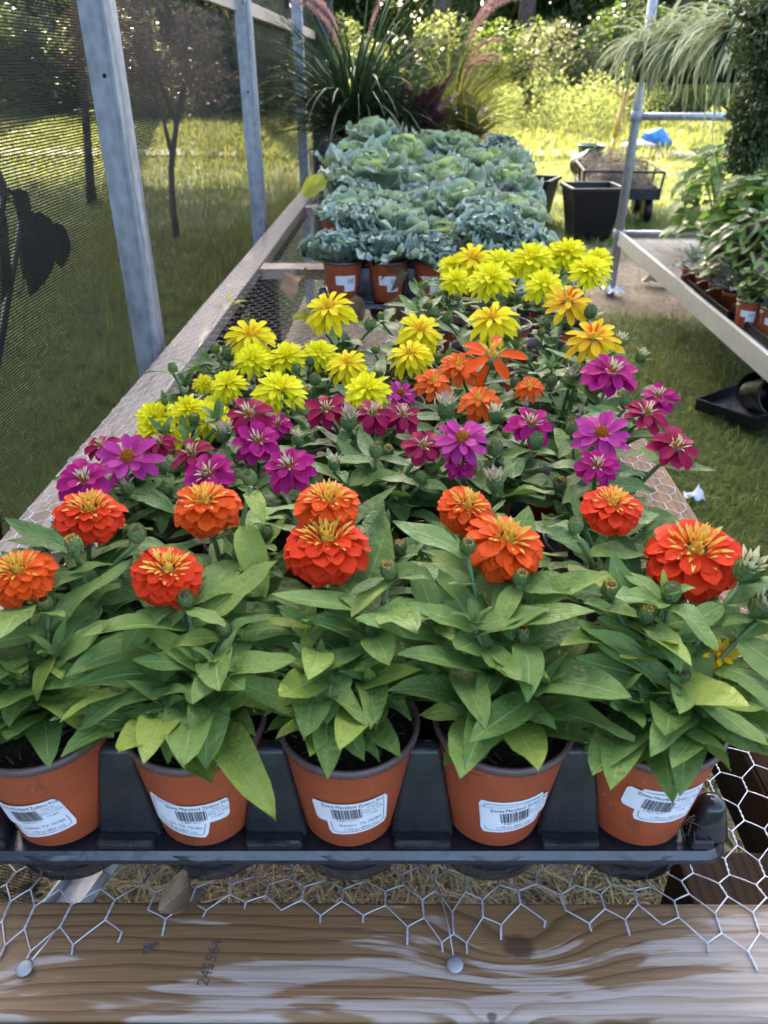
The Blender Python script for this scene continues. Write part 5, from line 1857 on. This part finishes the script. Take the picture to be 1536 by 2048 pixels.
def spider(label, loc, scale, seed, n=130):
    t = thing('spider_plant', label, 'hanging plant', loc, 0, 'spider plants on the pipe bench')
    ob('pot', HB, t, SC(scale))
    ob('soil', HSOIL, t, SC(scale))
    up = 1.96 - loc[2]
    b = MB()
    for k in range(3):
        a = k * 2.094 + .4
        b.tube([(.1 * scale * math.cos(a), .1 * scale * math.sin(a), .14 * scale), (rail_x(loc[1]) - loc[0], 0, up)], .0018, 4)
    ob('hanger', b.mesh('hanger', M_blackpot), t)
    ob('blades', ribbons('spider_blades', M_rs3, n, .34 * scale, .0115 * scale, 1.2, 2.6, seed, base_r=.04, na=8, arch=.9), t, T((0, 0, .13 * scale)))
    ob('runners', ribbons('spider_runners', M_rs3, 12, .55 * scale, .004 * scale, 1.5, 2.7, seed + 50, base_r=.06, na=8, arch=.6), t, T((0, 0, .13 * scale)))
    return t


def m_spider():
    t = NT('variegated_spider_blade')
    u, v, _ = t.sep(t.uv())
    r = t.noise(t.obj(), 9, 1)
    col = t.mix(t.sm(t.math('ADD', t.math('MULTIPLY', u, .7), t.math('MULTIPLY', r, .5)), .35, .6), (.10, .17, .05), (.46, .50, .28))
    return t.end(t.ms(.35, t.p(col, .4, 0, .45), t.transl(col)))


M_rs3 = m_spider()
spider('far spider plant in a black hanging pot beside the pipe upright', aty(1300, 165, 4.9), 1.15, 11, 150)
spider('middle spider plant with long trailing blades over its black pot', aty(1390, 168, 4.55), 1.3, 12, 210)
spider('nearest and palest spider plant, its blades brushing the trailing plant', aty(1468, 165, 4.0), 1.2, 13, 190)
t = thing('trailing_plant', 'dense dark trailing plant hanging like a curtain at the right edge', 'hanging plant', aty(1522, 120, 3.35))
lz = t.location.z
ob('pot', HB, t)
ob('soil', HSOIL, t)
b = MB()
for k in range(3):
    a = k * 2.094
    b.tube([(.1 * math.cos(a), .1 * math.sin(a), .14), (rail_x(t.location.y) - t.location.x, 0, 1.96 - lz)], .0018, 4)
ob('hanger', b.mesh('hanger', M_blackpot), t)
bl_ = [((.03 + uni(-.06, .08) * (1 - k / 22), uni(-.07, .07), .14 - k * .034), (.068, .065, .06)) for k in range(15) for _ in range(3)]
bl_ += [((0, 0, .17), (.15, .15, .06)), ((.05, -.05, .12), (.14, .14, .09)), ((-.04, -.08, .05), (.12, .10, .10))]
ob('foliage', leaf_cloud('trailing_foliage', m_blades('trailing_leaves', [(.016, .036, .010), (.042, .075, .018), (.085, .12, .03)], .35, .35), 22000, bl_, .019, 31, 1.0, .15, .6, cull=6), t)

# plants on the shelf
def w_ovate(W): return w_lance(W, .42, .75, .1)
def m_coleus():
    t = NT('dark_hearted_coleus')
    u, v, _ = t.sep(t.uv())
    du = t.math('ABSOLUTE', t.math('SUBTRACT', u, .5))
    vv = t.math('ABSOLUTE', t.math('SUBTRACT', v, .42))
    d = t.math('ADD', t.math('MULTIPLY', du, 1.9), t.math('MULTIPLY', vv, 1.3))
    d = t.math('ADD', d, t.math('MULTIPLY', t.noise(t.obj(), 9, 2), .2))
    col = t.mix(t.sm(d, .55, .72), (.035, .012, .022), t.mix(t.rand(), (.11, .20, .04), (.20, .29, .07)))
    return t.end(t.ms(.25, t.p(col, .42, 0, .4), t.transl(col)))


M_cog = m_leaf('green_coleus', (.11, .21, .04), (.19, .31, .065), (.27, .38, .11), .42, .45, 8, old=(.30, .34, .05))
COG = [strip_mesh('coleus_leaf', M_cog, w_ovate(.33), na=7, nc=4, bend=b_, fold=.18, ruff=.025, rfreq=3) for b_ in (.4, .9, 1.3)]
COD = [strip_mesh('coleus_leaf', m_coleus(), w_ovate(.33), na=7, nc=4, bend=b_, fold=.18, ruff=.025, rfreq=3) for b_ in (.4, .9, 1.3)]


def coleus(label, loc, h, rad, S, n, L, group='coleus on the pipe bench'):
    t = thing('potted_coleus', label, 'plant', loc, 0, group)
    ob('pot', BIGPOTB, t, SC(.8))
    ob('soil', SOILC, t, SC(.8))
    for k in range(7):
        a = k * .9
        e = Vector((rad * .6 * math.cos(a), rad * .6 * math.sin(a), h * uni(.75, 1)))
        ob('stem', MB().tube([(0, 0, .13), (e.x * .6, e.y * .6, h * .6), e], [.006, .005, .003], 5).mesh('coleus_stem', M_stem), t)
    for i in range(n):
        f = (i + .5) / n
        z = .12 + (h - .12) * f
        r_ = rad * math.sqrt(max(.1, 1 - (max(0, f - .35) / .68) ** 2)) * uni(.45, .9)
        a = i * 2.39996
        ob('leaf', random.choice(S), t, T((r_ * math.cos(a), r_ * math.sin(a), z)) @ RZ(a + uni(-.5, .5)) @ RY(-R(uni(-25, 35))) @ RX(uni(-.3, .3)) @ SC(L * uni(.7, 1.2)))


SHZ = SH - .012
def shelf(u, v):
    return atz(u, v, SHZ)
coleus('tall bright green coleus at the far end of the pipe bench', shelf(1425, 512), .62, .27, COG, 180, .125)
coleus('broad green coleus below the trailing plant', shelf(1530, 520), .64, .28, COG, 180, .125)
coleus('low coleus with dark purple leaf hearts at the front of the shelf', shelf(1490, 612), .42, .23, COD, 120, .11)
coleus('dark-hearted coleus cut by the right edge of the picture', shelf(1560, 620), .48, .24, COD, 120, .11)
coleus('green coleus between the tall one and the silver dusty miller', shelf(1490, 545), .52, .24, COG, 130, .115)

M_silver = m_leaf('silver_leaf', (.33, .36, .31), (.46, .48, .42), (.55, .57, .5), .15, .7, 6, spec=.2)
SIL = [strip_mesh('silver_leaf', M_silver, w_spat(.17, .35, .55), na=6, nc=4, bend=b_, cup=.2, ruff=.06, rfreq=3) for b_ in (.3, .8)]
SMALLPOT = MB().lathe([(.001, 0), (.030, 0), (.040, .062), (.044, .063), (.045, .078), (.042, .079), (.038, .066)], 20, cap=False).mesh('small_pot', M_terra)
SMS = MB().lathe([(.039, .068), (.001, .072)], 14).mesh('soil', M_soil)
for i in range(4):
    p = shelf(1378 + 27 * i, 570 + 17 * i)
    t = thing('dusty_miller', 'silver dusty miller in a small terracotta pot, %s from the far end' % ORD[i], 'plant', p, 0, 'dusty millers along the shelf edge')
    ob('pot', SMALLPOT, t, SC(1.15))
    ob('soil', SMS, t, SC(1.15))
    for k in range(24):
        f = k / 23
        ob('leaf', SIL[k % 2], t, T((0, 0, .085 + .05 * f)) @ RZ(k * 2.4) @ RY(-R(15 + 60 * f)) @ SC(uni(.10, .14) * (1 - .3 * f)))
for i, (u, v) in enumerate(((1492, 655), (1540, 672))):
    p = shelf(u, v)
    t = thing('potted_coleus', ['dark coleus in a labelled pot near the shelf edge', 'dark coleus in a labelled pot nearest on the shelf'][i], 'plant', p)
    pot = ob('pot', POT, t, SC(1.2))
    ob('price_label', BACKLABEL, pot, RZ(R(-25)))
    ob('soil', SOIL, t, SC(1.2))
    for k in range(26):
        f = k / 25
        ob('leaf', COD[k % 3], t, T((0, 0, .11 + .12 * f)) @ RZ(k * 2.4) @ RY(-R(0 + 45 * f)) @ SC(uni(.07, .10)))

for i, (u, v, w_) in enumerate(((1395, 600, 'under the dusty millers'), (1520, 690, 'nearest on the pipe bench'))):
    p = shelf(u + 30, v)
    t = thing('carrying_tray', 'black carrying tray ' + w_, 'tray', (p.x + .16, p.y, SHZ + .001), angle)
    b = MB().box((0, 0, .006), (.72, .42, .008), bevel=.002)
    for (cx_, cy_, a_, c_) in ((0, -.21, .72, .01), (0, .21, .72, .01), (-.36, 0, .01, .42), (.36, 0, .01, .42)):
        b.box((cx_, cy_, .022), (a_, c_, .036), bevel=.002)
    ob('tray_shell', b.mesh('carrying_tray', M_blackpot, smooth=False), t)

# ================================================================== things standing on the lawn
def planter(label, loc, rz, w=.42, h=.42):
    t = thing('square_planter', label, 'planter', loc, rz, 'black square planters')
    b = MB()
    prof_ = [(.34, 0), (.48, .95), (.52, .95), (.52, 1.0), (.46, 1.0), (.45, .9), (.36, .12)]
    V, F = [], []
    for (r_, z) in prof_:
        V += [(sx * r_ * w, sy * r_ * w, z * h) for sx, sy in ((-1, -1), (1, -1), (1, 1), (-1, 1))]
    for i in range(len(prof_) - 1):
        for k in range(4):
            a, c = i * 4 + k, i * 4 + (k + 1) % 4
            F.append((a, c, c + 4, a + 4))
    F += [(3, 2, 1, 0), tuple(range((len(prof_) - 1) * 4, len(prof_) * 4))]
    ob('tub', mk_mesh('planter_tub', V, F, M_blackpot, smooth=False), t)
    rim = MB()
    for k in range(4):
        rim.box((0, -.49 * w, h * 1.004), (1.03 * w, .05 * w, .014), RZ(k * math.pi / 2), bevel=.003)
    ob('rim', rim.mesh('planter_rim', M_blackpot, smooth=False), t)


planter('black square planter standing on bare ground left of the pipe upright', atz(1180, 478, 0) + Vector((0, .15, 0)), R(4), .48, .44)
planter('black square planter on the lawn just right of the kale', Vector((1.24, 8.25, 0)), R(-24), .46, .44)

# garden cart
ct = thing('garden_cart', 'steel garden cart with yellow pull handle standing on the lawn', 'cart', (2.19, 8.75, 0), R(-6))
M_cart = m_plain('cart_steel', (.015, .017, .02), .5, 0.3, .3, 10)
M_yelp = m_plain('yellow_paint', (.50, .30, .035), .45, 0, .2, 12)
b = MB().box((0, 0, .26), (.76, 1.0, .03), bevel=.004)
for sx in (-1, 1):
    b.tube([(sx * .38, -.5, .5), (sx * .38, .5, .5)], .012, 6)
    for yy in (-.5, 0, .5):
        b.tube([(sx * .36, yy, .26), (sx * .385, yy, .5)], .012, 6)
for yy in (-.5, .5):
    b.tube([(-.38, yy, .5), (.38, yy, .5)], .012, 6)
b.box((0, -.49, .31), (.76, .012, .07)).box((.37, 0, .31), (.012, 1.0, .07)).box((-.37, 0, .31), (.012, 1.0, .07))
ob('bed', b.mesh('cart_bed', M_cart, smooth=False), ct)
wh = MB().lathe([(.04, -.035), (.09, -.03), (.12, -.04), (.13, -.02), (.13, .02), (.12, .04), (.09, .03), (.04, .035)], 20).mesh('wheel', M_blackpot)
for sx in (-1, 1):
    for yy in (-.32, .32):
        ob('wheel', wh, ct, T((sx * .30, yy, .13)) @ RY(R(90)))
b = MB()
b.tube([(-.02, .52, .30), (-.02, .60, .50)], .018, 7)
ob('tow_bar', b.mesh('tow_bar', M_cart), ct)
b = MB()
b.tube([(-.02, .60, .50), (.02, .68, .72)], [.020, .020], 8)
b.tube([(.02, .68, .72), (.10, .86, 1.12)], [.028, .034], 8)
b.tube([(-.02, .86, 1.22), (.02, .86, 1.13), (.10, .86, 1.10), (.17, .86, 1.13), (.22, .86, 1.22)], .018, 7)
ob('handle', b.mesh('cart_handle', M_yelp), ct)
ob('grip', MB().tube([(-.02, .86, 1.22), (.02, .86, 1.28), (.10, .86, 1.31), (.18, .86, 1.28), (.22, .86, 1.22)], .016, 7).mesh('cart_grip', M_blackpot), ct)
hp = MB()
for i in range(4500):
    p = Vector((uni(-.35, .35), uni(-.47, .47), 0))
    hmax = .34 + .36 * (1 - (p.x / .40) ** 2) * (1 - (p.y / .55) ** 2) + (.12 if p.x < -.2 else 0)
    p.z = uni(.28, hmax)
    d = Vector((uni(-1, 1), uni(-1, 1), uni(-.3, .4))) * uni(.06, .15)
    s = d.cross(Vector((uni(-1, 1), uni(-1, 1), 1))).normalized() * .004
    hp.add([p - s, p + s, p + d], [(0, 1, 2)], [(uni(0, 1), 0), (uni(0, 1), 0), (uni(0, 1), 1)])
core = MB()
V, F = [], []
for j in range(9):
    for i in range(9):
        x, y = -.35 + .0875 * i, -.47 + .1175 * j
        V.append((x, y, .22 + .30 * (1 - (x / .40) ** 2) * (1 - (y / .55) ** 2) + uni(-.02, .02)))
F = [(j * 9 + i, j * 9 + i + 1, j * 9 + i + 10, j * 9 + i + 9) for j in range(8) for i in range(8)]
hp.add(V, F, [(uni(0, .5), .5) for _ in V])
hay = ob('straw_heap', hp.mesh('straw_heap', m_blades('old_straw', [(.10, .075, .05), (.19, .145, .10), (.28, .22, .15)], .1, .8), uv=True), None, T((2.19, 8.75, 0)) @ RZ(R(-6)))
tag(hay, 'heap of grey-brown straw piled in the garden cart', 'straw', kind='stuff')

# odds and ends further off
def tub(name, label, loc, r, h, mat, M=Matrix.Identity(4), cat='pot'):
    o = ob(name, MB().lathe([(.001, 0), (r * .72, 0), (r * .75, .01), (r * .97, h * .9), (r * 1.05, h * .9), (r * 1.05, h), (r * .95, h), (r * .88, h * .5), (r * .5, h * .1)], 20).mesh(name, mat), None, T(loc) @ M)
    tag(o, label, cat)


tub('green_tub', 'dark green tub on the edge of the gravel drive', atz(1180, 314, 0.03), .24, .20, m_plain('green_plastic', (.02, .09, .06), .5))
tub('tipped_pot', 'black pot lying on its side in the grass before the drive', atz(1150, 330, 0.14), .17, .30, M_blackpot, RZ(R(40)) @ RX(R(78)))
V, F = [], []
for j in range(9):
    for i in range(14):
        a = 2 * math.pi * i / 14
        f = j / 8
        r_ = math.sin(math.pi * (.1 + .86 * f)) * (.34 + .10 * mnoise.noise(Vector((math.cos(a) * 2, math.sin(a) * 2, f * 4)))) 
        V.append((r_ * math.cos(a) * 1.15, r_ * math.sin(a) * .7, .52 * f))
F = [(j * 14 + i, j * 14 + (i + 1) % 14, (j + 1) * 14 + (i + 1) % 14, (j + 1) * 14 + i) for j in range(8) for i in range(14)] + [tuple(range(14))[::-1], tuple(range(112, 126))]
o = ob('blue_sack', mk_mesh('blue_sack', V, F, m_plain('blue_tarpaulin', (.03, .22, .62), .45, 0, .35, 9, .5)), None, T(atz(1305, 300, 0)) @ RY(R(18)) @ SC(.75))
tag(o, 'bright blue plastic sack in the weeds beyond the drive', 'sack')
o = ob('white_sack', mk_mesh('white_sack', V, F, m_plain('pale_sack', (.50, .40, .30), .7, 0, .2, 9, .4)), None, T(atz(1275, 303, 0) + Vector((-.1, -.35, 0))) @ SC((.85, .9, .45)))
tag(o, 'slumped pale sack beside the blue one', 'sack')
b = MB().box((0, 0, .32), (.42, .5, .05), bevel=.006).box((0, 0, .24), (.42, .5, .05), bevel=.006)
for sx in (-1, 1):
    for sy in (-1, 1):
        b.box((sx * .17, sy * .2, .1), (.06, .06, .24))
o = ob('wooden_stand', b.mesh('wooden_stand', m_wood('grey_boards', 0, pale=(.42, .39, .36), brown=(.2, .17, .15), dark=(.1, .09, .08), dry=.6), smooth=False), None, T((4.95, 12.0, 0)) @ RZ(R(15)))
tag(o, 'low weathered wooden stand on the lawn beside the trailing plant', 'stand')
# on the ground under the pipe bench
gt = thing('black_flat', 'black carrying flat lying on the grass under the pipe bench', 'tray', atz(1512, 812, .02), R(38))
b = MB()
for k, (sx, sy, w_, d_) in enumerate(((0, -.14, .54, .012), (0, .14, .54, .012), (-.27, 0, .012, .28), (.27, 0, .012, .28))):
    b.box((sx, sy, .03), (w_, d_, .055), bevel=.003)
ob('rim', b.mesh('flat_rim', M_blackpot, smooth=False), gt)
ob('base', MB().box((0, 0, .005), (.53, .27, .006)).mesh('flat_base', m_plain('grey_flat', (.10, .11, .12), .4), smooth=False), gt)
tub('black_pot', 'black pot tipped over in the flat under the pipe bench', atz(1498, 790, .09), .085, .15, M_blackpot, RZ(R(20)) @ RX(R(70)))
tub('black_pot', 'black pot behind the tipped one, at the right edge', atz(1532, 775, .09), .085, .15, M_blackpot, RZ(R(-40)) @ RX(R(80)))


def crumple(name, label, loc, s, mat, seed, cat='litter'):
    rr = np.random.default_rng(seed)
    V, F = [], []
    for j in range(7):
        for i in range(7):
            V.append(((i - 3) * s / 6, (j - 3) * s / 6 * .7, s * .28 * abs(rr.normal()) * (1 - abs(i - 3) / 4.5)))
    F = [(j * 7 + i, j * 7 + i + 1, j * 7 + i + 8, j * 7 + i + 7) for j in range(6) for i in range(6)]
    o = ob(name, mk_mesh(name, V, F, mat, smooth=False), None, T(loc) @ RZ(seed))
    tag(o, label, cat)


crumple('scrap_of_paper', 'crumpled white scrap of paper on the lawn beside the bench', atz(1388, 995, .012), .07, M_paper, 3)
crumple('plastic_scrap', 'white plastic scrap at the foot of the pipe upright', atz(1222, 583, .02), .16, M_paper, 5)
crumple('plastic_wrapper', 'pale wrapper with a red end on the bare ground', atz(1312, 566, .02), .20, m_plain('wrapper', (.48, .40, .36), .5), 6)
